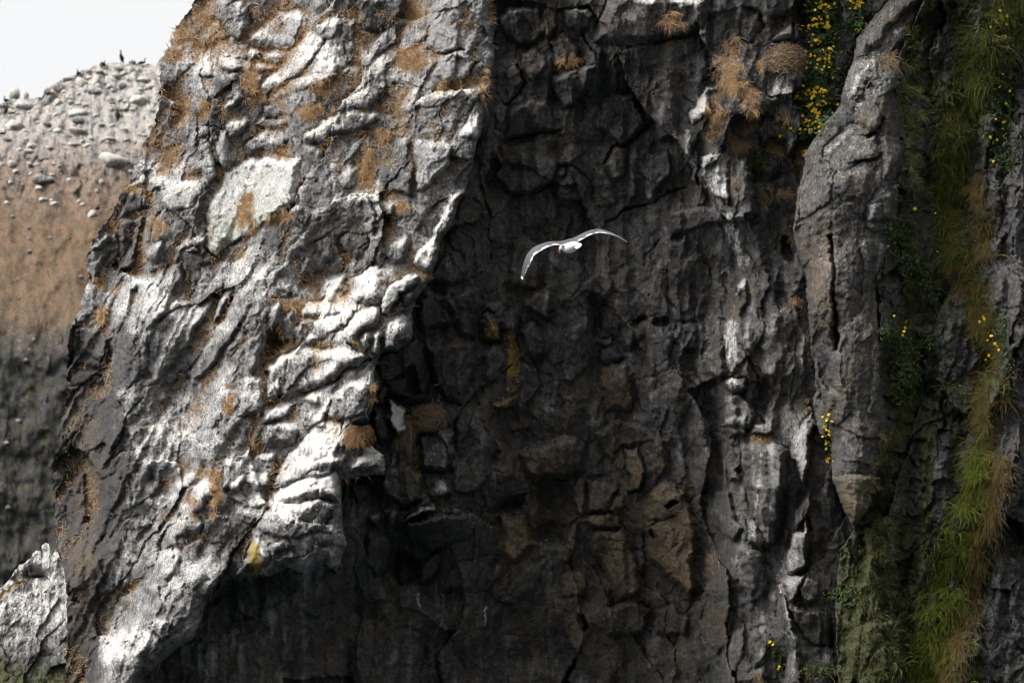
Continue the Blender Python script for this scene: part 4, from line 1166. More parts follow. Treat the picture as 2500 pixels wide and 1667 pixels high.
def boulder_mesh(name, seed, flatness=.8, sub=3):
    import bmesh
    bm = bmesh.new()
    bmesh.ops.create_icosphere(bm, subdivisions=sub, radius=1)
    r = random.Random(seed)
    cuts = [(Vector((r.gauss(0, 1), r.gauss(0, 1), r.gauss(0, 1))).normalized(), r.uniform(.62, .92)) for _ in range(9)]
    ox, oy = r.uniform(0, 50), r.uniform(0, 50)
    co = np.array([v.co for v in bm.verts])
    nz = .10 * fbm(co[:, 0] * 1.7 + ox + co[:, 2], co[:, 1] * 1.7 + oy - co[:, 2], 4, seed % 97)
    for v, k in zip(bm.verts, nz):
        p = v.co.copy()
        for nn, d in cuts:
            e = p.dot(nn)
            if e > d: p -= nn * (e - d) * .85
        v.co = p * (1 + k)
        v.co.z *= flatness
    me = bpy.data.meshes.new(name)
    bm.to_mesh(me); bm.free()
    for p in me.polygons: p.use_smooth = True
    return me


def stain_mesh(me, fn):
    """fn(co, normal) -> the two colour sets of the rock material"""
    n = len(me.vertices)
    co = np.zeros(n * 3, np.float32); me.vertices.foreach_get('co', co); co = co.reshape(-1, 3)
    no = np.zeros(n * 3, np.float32); me.vertices.foreach_get('normal', no); no = no.reshape(-1, 3)
    a, b = fn(co, no)
    for an, arr in (('stain', a), ('tint', b)):
        at = me.attributes.new(an, 'FLOAT_COLOR', 'POINT')
        at.data.foreach_set('color', np.ascontiguousarray(arr, np.float32).ravel())


def ribbons(roots, dirs, lens, wid, droop, seg=4, curl=.25, rng=RNG, facing=np.array([0., -1., 0.])):
    """grass blades: narrow tapering strips that bend over; every array has one row per blade"""
    n = len(roots)
    p = np.array(roots, float); d = np.array(dirs, float)
    d /= np.linalg.norm(d, axis=1, keepdims=True)
    lens = np.asarray(lens, float) * np.ones(n); wid = np.asarray(wid, float) * np.ones(n)
    bend = rng.normal(0, curl, (n, 3))
    L, R = [], []
    for i in range(seg + 1):
        side = np.cross(d, facing + rng.normal(0, .05, (n, 3))); side /= np.linalg.norm(side, axis=1, keepdims=True) + 1e-9
        w = (wid * (1 - (i / seg) ** 1.6) * .5 + .0004)[:, None]
        L.append(p - side * w); R.append(p + side * w)
        p = p + d * (lens / seg)[:, None]
        d = d + bend / seg * 1.6 + np.array([0, 0, -1.0]) * (droop / seg)
        d /= np.linalg.norm(d, axis=1, keepdims=True)
    V = np.stack([np.stack(L, 1), np.stack(R, 1)], 2)               # n, seg+1, 2, 3
    idx = np.arange(n * (seg + 1) * 2).reshape(n, seg + 1, 2)
    F = np.stack([idx[:, :-1, 0], idx[:, :-1, 1], idx[:, 1:, 1], idx[:, 1:, 0]], -1).reshape(-1, 4)
    sh = np.clip(rng.normal(.5, .24, n), 0, 1)
    return V.reshape(-1, 3), F, np.repeat(sh, (seg + 1) * 2)


def join(lst):
    V, F, Sd, o = [], [], [], 0
    for v, f, s in lst:
        V.append(v); F.append(f + o); Sd.append(s); o += len(v)
    return np.concatenate(V), np.concatenate(F), np.concatenate(Sd)


def leaves(centres, normals, size, rng=RNG):
    """small folded four-cornered leaves"""
    n = len(centres)
    c = np.array(centres, float)
    a = rng.normal(0, 1, (n, 3)); nn = np.array(normals, float) + rng.normal(0, .55, (n, 3))
    nn /= np.linalg.norm(nn, axis=1, keepdims=True)
    a = a - nn * (a * nn).sum(1, keepdims=True); a /= np.linalg.norm(a, axis=1, keepdims=True)
    b = np.cross(nn, a)
    s = (size * rng.uniform(.6, 1.3, n))[:, None]
    V = np.stack([c - a * s, c + b * s * .55 - nn * s * .15, c + a * s, c - b * s * .55 - nn * s * .15], 1).reshape(-1, 3)
    F = np.arange(n * 4).reshape(n, 4)
    sh = np.clip(rng.normal(.45, .27, n), 0, 1)
    return V, F, np.repeat(sh, 4)


# ------------------------------------------------------------------ far hillside
def sheet(name, xs, ytop, ybot, nv, depth, stain, mat, power=1.0):
    v = np.linspace(0, 1, nv) ** power
    X = np.repeat(xs[None, :], nv, 0).astype(np.float32)
    Y = (ytop[None, :] + v[:, None] * (ybot - ytop)[None, :]).astype(np.float32)
    T = depth(X, Y)
    V = P(X, Y, T)
    # over the crest the ground goes on away from the water
    n = 8
    bk = V[0][None] + np.linspace(1, 0, n, endpoint=False)[:, None, None] * np.array([0, 1.0, -.12]) * (T.mean() * .25)
    V = np.concatenate([bk, V]); X = np.concatenate([np.repeat(X[:1], n, 0), X]); Y = np.concatenate([np.repeat(Y[:1], n, 0), Y])
    i = np.arange(V.shape[0] * V.shape[1]).reshape(V.shape[:2])
    q = np.stack([i[:-1, :-1], i[1:, :-1], i[1:, 1:], i[:-1, 1:]], -1).reshape(-1, 4)
    a, b = stain(X, Y, V)
    o = mesh_np(name, V.reshape(-1, 3), q, mat, None, {'stain': a.reshape(-1, 4), 'tint': b.reshape(-1, 4)})
    return tag(o, kind='structure')


SKY = np.array([(-6000, 1500), (-3000, 900), (-1500, 560), (-700, 420), (-400, 330), (-150, 280), (0, 254), (29, 244), (54, 240), (93, 240), (102, 236), (114, 220), (132, 204), (150, 194), (170, 188), (186, 181), (198, 175), (229, 162), (250, 155), (293, 155),
                (321, 154), (339, 156), (375, 159), (386, 152), (402, 136), (450, 120), (520, 100), (700, 60), (1200, 40)], float)
hx = np.concatenate([np.arange(-6000, -700, 110), np.arange(-700, -40, 22), np.arange(-40, 520, 2.6), np.arange(520, 1200, 40)])
hy = np.interp(hx, SKY[:, 0], SKY[:, 1]) + 3.0 * gnoise(hx / 9, hx * 0 + .5, 301) + 2 * gnoise(hx / 4, hx * 0 + .5, 302)


def hill_depth(X, Y):
    base = np.interp(Y, [80, 160, 400, 780, 860, 1100, 1700, 2600], [296, 290, 276, 262, 260, 257.5, 254, 250])
    wx = X + 6 * gnoise(X / 30, Y / 30, 311)
    p1, e1 = facets(wx, Y, 46, .3, 1.4, 320, .35, .5)
    p2, e2 = facets(wx, Y, 17, .3, 1.3, 323, .5, .6)
    rough = np.interp(Y, [150, 420, 520, 760, 840, 1700], [.8, .6, .16, .16, .3, .4])
    return base - rough * (p1 * 1.2 + p2 * np.interp(Y, [500, 800], [.40, .10]) + .8 * fbm(X / 26, Y / 30, 5, 330)) - .6 * fbm(X / 90, Y / 90, 3, 340)


def hill_stain(X, Y, V):
    n1 = fbm(X / 30, Y / 26, 4, 350); n2 = fbm(X / 11, Y / 9, 3, 353)
    g_ = np.interp(Y, [150, 330, 430, 560, 700, 1700], [.56, .48, .14, -.25, -.5, -.6]) + .40 * n1 + .36 * n2
    o_ = np.interp(Y, [150, 330, 430, 560, 760, 830, 900, 1700], [.40, .44, .56, .64, .58, .14, -.15, -.3]) + .30 * n1 + .30 * n2
    m_ = np.interp(Y, [150, 400, 800, 900, 1700], [-.3, -.02, .10, .40, .45]) - .3 * n1 + .42 * n2
    t_ = np.interp(Y, [150, 500, 820, 1000, 1700], [.62, .5, .16, .05, .02]) + .1 * n2  # tone and olive darken downhill: shade over the foot put into colour
    y_ = np.interp(Y, [150, 900, 1250, 1700], [-.3, -.1, .08, 0]) + .3 * fbm(X / 28 + 9, Y / 22, 3, 357)
    b_ = np.interp(Y, [150, 400, 700, 1700], [.65, .7, .8, .8]) * (1 + .5 * n2) * np.interp(Y, [760, 900], [1, .15]) + .2 * n1
    z_ = np.zeros_like(X)
    return np.stack([put(g_), put(o_), put(m_), put(t_)], -1), np.stack([put(y_), put(b_), put(z_ - .2), put(z_)], -1)


hill = sheet('hillside', hx, hy, np.full(hx.shape, 2600.0), 420, hill_depth, hill_stain, ROCK_FAR, 1.25)


def hill_t(x, y): return float(hill_depth(np.array([[x]], np.float32), np.array([[y]], np.float32))[0, 0])


def pale(co, no):
    a = np.zeros((len(co), 4), np.float32)
    a[:, 0] = .80 + .40 * no[:, 2] + .2 * fbm(co[:, 0] * 2, co[:, 2] * 2, 3, 5); a[:, 1] = -.1; a[:, 3] = .62
    b = np.zeros((len(co), 4), np.float32)
    return a, b


def dull(co, no):
    a, b = pale(co, no)
    a[:, 0] -= .62; a[:, 3] = .42; b[:, 1] = .2
    return a, b


HB_ME = []
for i in range(7):
    me = boulder_mesh('boulder', 40 + i, .85)
    stain_mesh(me, pale if i < 5 else dull)
    me.materials.append(ROCK_FAR)
    HB_ME.append(me)
zk = 420 / 2352
HB_LIST = [(1110, 590, 92, 112, 0), (1310, 570, 66, 110, 1), (1620, 385, 84, 62, 2), (1790, 405, 60, 62, 3), (1960, 535, 92, 46, 4), (2050, 640, 72, 56, 0), (1880, 835, 150, 92, 1), (1580, 490, 62, 60, 2),
           (1500, 805, 62, 50, 3), (320, 885, 140, 86, 4), (620, 870, 62, 86, 5), (790, 870, 72, 80, 1), (200, 735, 80, 104, 2), (355, 755, 46, 70, 3), (800, 660, 92, 100, 6), (1060, 990, 140, 66, 4),
           (1070, 1090, 84, 66, 5), (1060, 1235, 150, 56, 0), (200, 1175, 145, 92, 1), (1390, 1150, 52, 36, 2), (1960, 1300, 66, 34, 3), (1240, 1330, 46, 42, 4), (1000, 1425, 100, 44, 0), (420, 1445, 66, 42, 1),
           (930, 520, 80, 46, 2), (1680, 620, 60, 60, 5), (1300, 700, 110, 60, 6), (480, 1060, 60, 40, 3), (780, 1240, 66, 44, 4), (1500, 1340, 90, 40, 0), (1740, 1350, 50, 26, 1), (1330, 430, 50, 36, 2),
           (1400, 330, 40, 50, 6), (1810, 300, 52, 40, 5), (2050, 960, 50, 60, 3), (1700, 1220, 60, 40, 2), (650, 700, 50, 60, 6), (640, 1140, 60, 46, 5)]
HB_SRC = [(x * zk, 100 + y * zk, rx * zk, ry * zk, k) for x, y, rx, ry, k in HB_LIST] + [(277, 394, 40, 24, 0), (225, 526, 12, 14, 1), (120, 440, 14, 9, 5), (70, 372, 16, 9, 2), (30, 400, 14, 9, 3), (320, 420, 10, 8, 0), (100, 440, 20, 16, 6)]
rr = random.Random(5)
for _ in range(150):
    y = 180 + 330 * rr.random() ** 1.2
    x = rr.uniform(-30, 400)
    if y < np.interp(x, hx, hy) + 12: continue
    r = rr.uniform(3.2, 8)
    HB_SRC.append((x, y, r * 1.25, r, rr.choice((0, 1, 2, 3, 4, 5, 6))))
for _ in range(14):
    r = rr.uniform(4, 8)
    HB_SRC.append((rr.uniform(0, 230), rr.uniform(520, 1250), r, r * .9, rr.choice((5, 6, 6))))
for x, y, rx, ry, k in HB_SRC:
    t_ = hill_t(x, y) - .3 * rx * K * 270
    s = K * t_
    o = bpy.data.objects.new('boulder', HB_ME[k])
    o.location = P(x, y, t_)
    o.scale = (rx * s, .5 * (rx + ry) * s, ry * s * 1.12)
    o.rotation_euler = (rr.uniform(-.15, .15), rr.uniform(-.15, .15), rr.uniform(0, .5))
    link(o, hill)

# ------------------------------------------------------------------ pale outcrop in the lower left corner
OUT = np.array([(-500, 1700), (-200, 1540), (-60, 1465), (0, 1436), (14, 1424), (28, 1407), (37, 1391), (43, 1386), (47, 1378), (61, 1374), (66, 1367), (77, 1362), (79, 1351), (88, 1344), (100, 1344), (102, 1331), (111, 1325),
                (119, 1326), (122, 1340), (123, 1356), (128, 1355), (137, 1338), (141, 1346), (147, 1366), (150, 1380), (180, 1392), (260, 1440), (400, 1560)], float)
ox = np.concatenate([np.arange(-500, -20, 15), np.arange(-20, 215, 1.5), np.arange(215, 400, 15)])
oy = np.interp(ox, OUT[:, 0], OUT[:, 1]) + 1.2 * gnoise(ox / 5, ox * 0 + .3, 401)


def out_depth(X, Y):
    base = 78 - .55 * (Y - 1390) * K * 78 - .35 * (X - 60) * K * 78 * .4
    base = base + np.where(Y > 1440, 0, 0)
    d = line_d(np.array([(75, 1400), (95, 1398), (108, 1408)], float), X, Y)
    base = base + .40 * np.exp(-(d / 15) ** 2)
    p1, e1 = facets(X + 5 * gnoise(X / 20, Y / 20, 410), Y, 42, 2.2, 2.4, 411, .35, .4)
    p2, e2 = facets(X, Y, 16, 2.2, 1.6, 414, .45, .5)
    return base - p1 * .34 - p2 * .05 - .06 * fbm(X / 20, Y / 26, 5, 420)


def out_stain(X, Y, V):
    n1 = fbm(X / 26, Y / 40, 4, 430); n2 = fbm((X + .6 * Y) / 9, Y / 60, 3, 433) * .5
    g_ = np.interp(Y, [1300, 1480, 1560, 1667], [.62, .60, .22, -.4]) + .28 * n1 + .2 * n2
    g_ = g_ - .9 * sstep(24, 8, line_d(np.array([(70, 1410), (60, 1430)], float), X, Y))
    o_ = .0 + .25 * n1 + .8 * sstep(14, 3, line_d(np.array([(-30, 1480), (0, 1456), (30, 1432), (60, 1415)], float), X, Y)) + .55 * sstep(9, 3, line_d(np.array([(130, 1368), (142, 1366)], float), X, Y))
    m_ = np.interp(Y, [1500, 1600, 1667], [-.2, .40, .8]) + .2 * n1 + .35 * sstep(30, -20, X)*sstep(1480, 1560, Y)
    t_ = .5 + .2 * n2
    z_ = np.zeros_like(X)
    return np.stack([put(g_), put(o_), put(m_), put(t_)], -1), np.stack([put(z_), put(z_ + .1), put(z_ + .2), put(z_)], -1)


outcrop = sheet('rock_outcrop', ox, oy, np.full(ox.shape, 3200.0), 520, out_depth, out_stain, ROCK, 1.9)

# ------------------------------------------------------------------ sea
SEA = NT('sea_water')
SEA.b.inputs['Base Color'].default_value = (.02, .035, .04, 1)
SEA.b.inputs['Roughness'].default_value = .12
SEA.bump(SEA.noise(.6, 5, .6, SEA.pos()), .5, .3)
tag(mesh_np('sea', np.array([(-3000, -3000, 0), (3000, -3000, 0), (3000, 3000, 0), (-3000, 3000, 0)], float), np.array([(0, 1, 2, 3)]), SEA.m), kind='structure')


# ------------------------------------------------------------------ gull
FEATHER = leaf_material('gull_feather', (.022, .022, .026), (.80, .80, .80))
fn_ = FEATHER.node_tree
BILL = plain_material('bill_orange', (.62, .20, .02), (.72, .28, .03), 80, .4)
EYE = plain_material('eye_dark', (.01, .01, .01), (.02, .02, .02), 80, .2)
LEG = plain_material('leg_pink', (.40, .20, .16), (.50, .28, .22), 80, .6)
GT = 53.0
gp = lambda x, y, d=0.0: Vector(P(x, y, GT + d))
gull = empty('gull', gp(1392, 600))
tag(gull, 'white and grey gull gliding with bent wings in front of the dark wall', 'gull')
GO = np.array(gull.location)


def gwing(name, lead, trail, depth_l, depth_t, tipdark):
    """a wing from photo stations: leading edge, trailing edge, both with their distances; it has a belly and a camber"""
    n = len(lead)
    lead = np.array(lead, float); trail = np.array(trail, float)
    tt = np.linspace(0, n - 1, n * 6 - 5)
    ip = lambda a: np.interp(tt, range(n), a)
    def sm(a):
        b = ip(a)
        for _ in range(3): b[1:-1] = (b[:-2] + 2 * b[1:-1] + b[2:]) / 4
        return b
    LX, LY, LD, TX, TY, TD = sm(lead[:, 0]), sm(lead[:, 1]), sm(np.array(depth_l, float)), sm(trail[:, 0]), sm(trail[:, 1]), sm(np.array(depth_t, float))
    m = 9
    V, sh = [], []
    N = len(tt)
    for side in (0, 1):
        for i in range(N):
            f = tt[i] / (n - 1)
            a = np.array(gp(LX[i], LY[i], LD[i])); b = np.array(gp(TX[i], TY[i], TD[i]))
            ch = np.linalg.norm(a - b)
            for j in range(m):
                u = j / (m - 1)
                camber = .10 * ch * math.sin(math.pi * u ** .7)
                thick = (.018 * (1 - f) + .004) * math.sin(math.pi * min(1, u * 1.02) ** .55)
                p = a + (b - a) * u + np.array([0, 0, 1.0]) * (camber + (thick if side == 0 else -thick)) * .55
                V.append(p)
                white = u > .87 - .06 * math.sin(f * 40)
                s = .10 if f < .45 else .10 - .10 * (f - .45) / .45
                if not tipdark and f > .55: s = .14 + .5 * max(0, u - .45)
                if u < .1: s += .03
                if white and f < .8: s = .95
                if f > .965 and tipdark: s = .95
                if side: s = .75 if f < .8 else .4
                sh.append(s)
    V = np.array(V) - GO
    ix = np.arange(2 * N * m).reshape(2, N, m)
    F = [np.stack([ix[0, :-1, :-1], ix[0, 1:, :-1], ix[0, 1:, 1:], ix[0, :-1, 1:]], -1).reshape(-1, 4),
         np.stack([ix[1, :-1, 1:], ix[1, 1:, 1:], ix[1, 1:, :-1], ix[1, :-1, :-1]], -1).reshape(-1, 4)]
    for j in (0, m - 1):
        F.append(np.stack([ix[0, :-1, j], ix[1, :-1, j], ix[1, 1:, j], ix[0, 1:, j]], -1))
    return mesh_np(name, V, np.concatenate(F), FEATHER, gull, {'shade': gray(sh)})


wl_ = gwing('wing', [(1398, 583), (1369, 591), (1343, 591), (1322, 596), (1305, 602), (1294, 611), (1285, 623), (1278, 642), (1273, 663), (1272, 679)],
            [(1386, 600), (1371, 599), (1352, 598), (1335, 604), (1315, 615), (1301, 626), (1299, 637), (1292, 649), (1283, 668), (1276, 683)],
            [.12, .13, .14, .13, .10, .06, .02, -.04, -.12, -.20], [-.02, -.03, -.04, -.05, -.07, -.09, -.12, -.16, -.20, -.23], True)
wr_ = gwing('wing', [(1380, 587), (1398, 583), (1414, 575), (1430, 567), (1444, 562), (1460, 560), (1471, 561), (1492, 568), (1512, 577), (1532, 590)],
            [(1396, 594), (1409, 591), (1421, 585), (1436, 576), (1452, 570), (1462, 569), (1473, 569.5), (1493, 573), (1511, 580.5), (1531, 592)],
            [.12, .14, .16, .18, .20, .22, .23, .25, .28, .32], [-.02, -.01, .0, .02, .05, .06, .08, .12, .18, .27], False)
# single primaries of the near wing tip
for (x0, y0, x1, y1, w_) in ((1299, 636, 1290, 653, 5), (1296, 642, 1284.5, 661, 5), (1291, 648, 1281.5, 670, 4.5), (1285, 655, 1276, 683, 4.5)):
    a = np.array(gp(x0, y0, -.13)) - GO; b = np.array(gp(x1, y1, -.2)) - GO
    d = (b - a); sd_ = np.cross(d, (0, 1, .2)); sd_ = sd_ / np.linalg.norm(sd_) * w_ * K * GT * .5
    V = []
    for u in np.linspace(0, 1, 6):
        w2 = (1 - u ** 3) * 1.0 + .05
        c = a + d * u
        V += [c - sd_ * w2, c + np.array([0, -.004, .004]), c + sd_ * w2, c + np.array([0, .004, -.004])]
    V = np.array(V); F = []
    for i in range(5):
        for j in range(4): F.append((i * 4 + j, i * 4 + (j + 1) % 4, i * 4 + 4 + (j + 1) % 4, i * 4 + 4 + j))
    sh = np.repeat(np.array([.2, .16, .13, .12, .25, .95]), 4)
    mesh_np('primary_feather', V, np.array(F), FEATHER, wl_, {'shade': gray(sh)})


def gloft(name, stations, mat, shade, parent=gull, m=14):
    sp = [np.array(gp(x, y, d)) - GO for x, y, d, *_ in stations]
    rd = [(a * K * GT, b * K * GT) for *_, a, b in stations]
    return skin(name, sp, rd, mat, parent, m, 5, lambda V: {'shade': gray(shade(V))})


gloft('body', [(1371, 603, .36, 1, 1), (1372, 603, .34, 6, 6), (1374, 603, .29, 8.5, 8), (1379, 604, .22, 10, 8), (1385, 605, .14, 15, 12), (1391, 605, .05, 17, 13), (1398, 602, -.04, 15, 11),
               (1405, 599, -.10, 11.5, 8), (1411, 597, -.14, 8, 5.5), (1415, 597.5, -.16, 4, 2)], FEATHER, lambda V: np.where(V[:, 2] > .040, .10, .95))
for k_, (x1, y1) in enumerate(((1420.5, 598), (1418.5, 601), (1415.5, 604), (1411, 606.5))):
    a = np.array(gp(1404 - k_, 597 + k_ * 1.2, -.10)) - GO; b = np.array(gp(x1, y1, -.24)) - GO
    d = b - a; sd_ = np.cross(d, (0, 1, .1)); sd_ = sd_ / np.linalg.norm(sd_) * 4.2 * K * GT
    V = []
    for u in np.linspace(0, 1, 5):
        c = a + d * u; w2 = .55 + .6 * u if u < .9 else .35
        V += [c - sd_ * w2, c + np.array([0, -.006, .006]), c + sd_ * w2, c + np.array([0, .006, -.006])]
    F = [(i * 4 + j, i * 4 + (j + 1) % 4, i * 4 + 4 + (j + 1) % 4, i * 4 + 4 + j) for i in range(4) for j in range(4)]
    mesh_np('tail_feather', np.array(V), np.array(F), FEATHER, gull, {'shade': gray(np.full(len(V), .98))})
gloft('head', [(1374, 604, .30, 7, 7), (1371.5, 605, .33, 6.6, 6.6), (1369.5, 606.5, .36, 5.2, 5.2), (1368, 608, .385, 3.2, 3.2), (1367.3, 609, .40, 1.2, 1.2)], FEATHER, lambda V: np.full(len(V), .96))
gloft('beak', [(1368.5, 607, .37, 2.9, 2.9), (1367, 610, .385, 2.6, 2.8), (1366.2, 613, .395, 2.2, 2.4), (1366.8, 616, .395, 1.4, 1.5), (1367.6, 617.6, .39, .4, .4)], BILL, lambda V: np.full(len(V), .5))
gloft('eye', [(1368.2, 602.2, .29, .2, .2), (1367.8, 602.4, .288, .9, .9), (1367.4, 602.6, .287, .2, .2)], EYE, lambda V: np.full(len(V), .5), m=8)
for dx_ in (0, 4):
    gloft('leg', [(1397 + dx_, 609, 0, 1.6, 1.6), (1402 + dx_, 607.5, -.06, 1.3, 1.3), (1408 + dx_, 605.5, -.13, 1.8, .8), (1411 + dx_, 604.8, -.16, .5, .4)], LEG, lambda V: np.full(len(V), .5), m=8)

# ------------------------------------------------------------------ cormorants
PLUME = plain_material('black_plumage', (.004, .004, .005), (.011, .011, .012), 60, .65, spec=.12)
CBILL = plain_material('horn_bill', (.10, .09, .075), (.19, .17, .14), 90, .5)
CFOOT = plain_material('dark_foot', (.02, .018, .016), (.045, .04, .034), 90, .6)


def cormorant(pose, loc, rz, label, size=1.0, group=None):
    """built facing +x; pose: upright on its feet, or lying on a nest"""
    r = empty('cormorant', loc)
    r.rotation_euler = (0, 0, rz); r.scale = (size,) * 3
    tag(r, label, 'cormorant', group)
    if pose == 'stand':
        sp = [(-.13, 0, .10), (-.10, 0, .16), (-.05, 0, .27), (.00, 0, .40), (.035, 0, .50), (.045, 0, .58), (.03, 0, .65), (.025, 0, .71), (.045, 0, .755), (.085, 0, .765), (.115, 0, .757)]
        rd = [(.02, .02), (.06, .06), (.095, .10), (.105, .11), (.075, .08), (.048, .05), (.034, .036), (.030, .032), (.034, .036), (.028, .028), (.010, .010)]
        tail = [(-.09, 0, .16), (-.14, 0, .06), (-.18, 0, -.02)]
        bill = [(.105, 0, .757), (.14, 0, .760), (.165, 0, .758), (.172, 0, .748)]
        wing = lambda s: ([(.03, s * .09, .44), (-.03, s * .105, .34), (-.08, s * .09, .22), (-.13, s * .05, .08)], [(.012, .05), (.022, .08), (.018, .06), (.004, .012)])
        foot = lambda s: [(.0, s * .05, .17), (.01, s * .05, .07), (.02, s * .055, .012), (.09, s * .06, .006)]
    else:
        sp = [(-.26, 0, .06), (-.21, 0, .075), (-.12, 0, .10), (.0, 0, .115), (.10, 0, .11), (.17, 0, .13), (.205, 0, .19), (.195, 0, .26), (.18, 0, .32), (.20, 0, .365), (.24, 0, .375), (.27, 0, .367)]
        rd = [(.02, .015), (.055, .04), (.095, .075), (.11, .09), (.09, .08), (.06, .062), (.042, .046), (.032, .034), (.029, .03), (.033, .034), (.026, .026), (.010, .010)]
        tail = [(-.22, 0, .075), (-.32, 0, .03), (-.40, 0, -.03)]
        bill = [(.262, 0, .367), (.30, 0, .372), (.325, 0, .37), (.332, 0, .36)]
        wing = lambda s: ([(.12, s * .07, .13), (.02, s * .10, .14), (-.12, s * .085, .115), (-.27, s * .03, .075)], [(.012, .03), (.024, .062), (.02, .05), (.004, .01)])
        foot = None
    skin('body', sp, rd, PLUME, r, 14, 4)
    skin('tail', tail, [(.03, .012), (.045, .010), (.05, .004)], PLUME, r, 8, 3)
    skin('beak', bill, [(.010, .010), (.007, .008), (.006, .006), (.002, .002)], CBILL, r, 8, 2)
    for s in (-1, 1):
        a, b = wing(s)
        skin('wing', a, b, PLUME, r, 10, 4)
        if foot: skin('foot', foot(s), [(.02, .02), (.011, .011), (.012, .010), (.03, .004)], CFOOT, r, 8, 3)
    return r


def hp(x, y, d=0.0): return tuple(P(x, y, hill_t(x, y) - .35 + d))


FARG = None
for a in (('stand', (296, 157), 2.6, 'black cormorant standing tall on the hillside skyline, highest bird of all', 1.0),
          ('sit', (192, 184), 2.0, 'black cormorant crouched on the skyline slope left of the standing one', .95),
          ('sit', (252, 161), 1.2, 'dark cormorant resting at the upper left corner of the crest', .85),
          ('sit', (346, 158), -.2, 'low black cormorant lying on the crest beside the near cliff edge', .85),
          ('stand', (287, 296), 1.75, 'black cormorant seen from behind among pale boulders below the crest', .95),
          ('stand', (15, 284), .5, 'black cormorant leaning forward at the left picture edge under the skyline', .9),
          ('sit', (16, 250), 2.4, 'black cormorant on the skyline at the far left by the round boulder', .9),
          ('sit', (33, 279), .4, 'small dark bird sitting right behind the leaning cormorant', .6),
          ('sit', (6, 330), .2, 'dark bird sitting at the left edge beneath the big white boulder', .75),
          ('sit', (238, 514), 1.4, 'lone dark bird on the brown grass slope above a white stone', .9)):
    cormorant(a[0], hp(*a[1]), a[2], a[3], a[4] * 1.22)


# ------------------------------------------------------------------ nests with their birds
NESTM = plain_material('nest_core', (.035, .022, .012), (.10, .065, .035), 60, .95)


def nest(x, y, rx, ry, t_, label, n=900, hang=.0, mat=None, colr=None):
    """a mound of stems; (x, y) the middle of its rim in the photograph"""
    k = K * t_
    c = np.array(P(x, y, t_))
    r = empty('nest', tuple(c)); tag(r, label, 'nest')
    me = boulder_mesh('core', 900 + int(x), 1.0, 3)
    o = bpy.data.objects.new('core', me); me.materials.append(NESTM)
    o.scale = (rx * k * .95, rx * k * .85, ry * k * .62); o.location = (0, .02, -ry * k * .55)
    link(o, r)
    rng = np.random.default_rng(int(x))
    th = rng.uniform(0, 2 * math.pi, n); ph = rng.uniform(-.9, 1.0, n) ** 1
    zz = np.sin(ph * 1.4)
    rad = np.sqrt(np.maximum(0, 1 - (zz * .8) ** 2))
    rad = rad * rng.normal(1, .10, n)
    ctr = np.stack([np.cos(th) * rad * rx * k, np.sin(th) * rad * rx * k * .85 + .02, -ry * k * .55 + zz * ry * k * .6], 1)
    tang = np.stack([-np.sin(th), np.cos(th), rng.normal(0, .6, n)], 1) + rng.normal(0, .3, (n, 3))
    flip = rng.random(n) < .5
    tang[flip] *= -1
    L = rng.uniform(.06, .20, n) * (rx * k / .25)
    root = ctr - tang * (L * .4)[:, None]
    A = ribbons(root, tang, L, rng.uniform(.004, .009, n), .25 + .3 * rng.random((n, 1)), 4, .3, rng)
    lst = [A]
    if hang:
        m = int(n * (.5 if hang > .3 else .22))
        xx = rng.uniform(-1, .35, m)
        root = np.stack([xx * rx * k, -rx * k * .8 * np.sqrt(1 - xx ** 2) + .01, -ry * k * rng.uniform(.3, 1.0, m)], 1)
        d = np.stack([rng.normal(-.15, .25, m), rng.normal(-.3, .2, m), rng.normal(-.9, .3, m)], 1)
        lst.append(ribbons(root, d, rng.uniform(.4, 1.0, m) * hang, .006, 1.2, 5, .2, rng))
    V, F, s = join(lst)
    mesh_np('stems', V, F, mat or STRAW_DARK, r, {'shade': gray(s)})
    return r


tn = near(1915, 150) - .10
nest(1918, 118, 44, 52, tn, 'brown nest on the white stained rock column beside the flowering plant', 1500)
cormorant('sit', tuple(P(1920, 112, tn - .05)), .15, 'black cormorant with raised neck on the nest beside the flowering plant', .78)
tm = near(1040, 1000) - .16
nest(1046, 996, 40, 46, tm, 'straw nest under the dark overhang in the middle with long hanging stems', 1300)
t2 = near(1000, 1030) - .14
tuft_hang = nest(998, 1016, 24, 40, t2, 'untidy bunch of nest straw hanging left below the middle nest', 600, .40)
cormorant('sit', tuple(P(1024, 990, tm - .06)), .25, 'black cormorant on the middle straw nest under the dark overhang', .82)
t3 = near(875, 1060) - .12
nest(878, 1046, 34, 36, t3, 'rusty straw nest tucked at the right end of the white ledge', 1200, .16, STRAW_RUST)
cormorant('sit', tuple(P(880, 1043, t3 - .10)), .9, 'black cormorant hunched on the rusty nest, head behind the rock', .72)
t4 = 77.2
cormorant('sit', tuple(P(88, 1413, t4)), 2.7, 'black bird sitting in a hollow of the pale outcrop, bottom left corner', .66)
STONE = boulder_mesh('white_stone', 77, .8, 2)
stain_mesh(STONE, lambda co, no: (np.tile(np.array([[.9, -.3, -.3, .7]], np.float32), (len(co), 1)), np.zeros((len(co), 4), np.float32)))
STONE.materials.append(ROCK)
for x, y, r_, lab in ((1058, 1028, 7, 'upper white stone below the middle straw nest'), (1050, 1043, 6, 'lower white stone on the small ledge below the middle straw nest')):
    o = bpy.data.objects.new('white_stone', STONE)
    o.location = P(x, y, near(x, y) - .02); o.scale = (r_ * MPP,) * 3; o.rotation_euler = (.3, .2, x)
    link(o); tag(o, lab, 'stone')

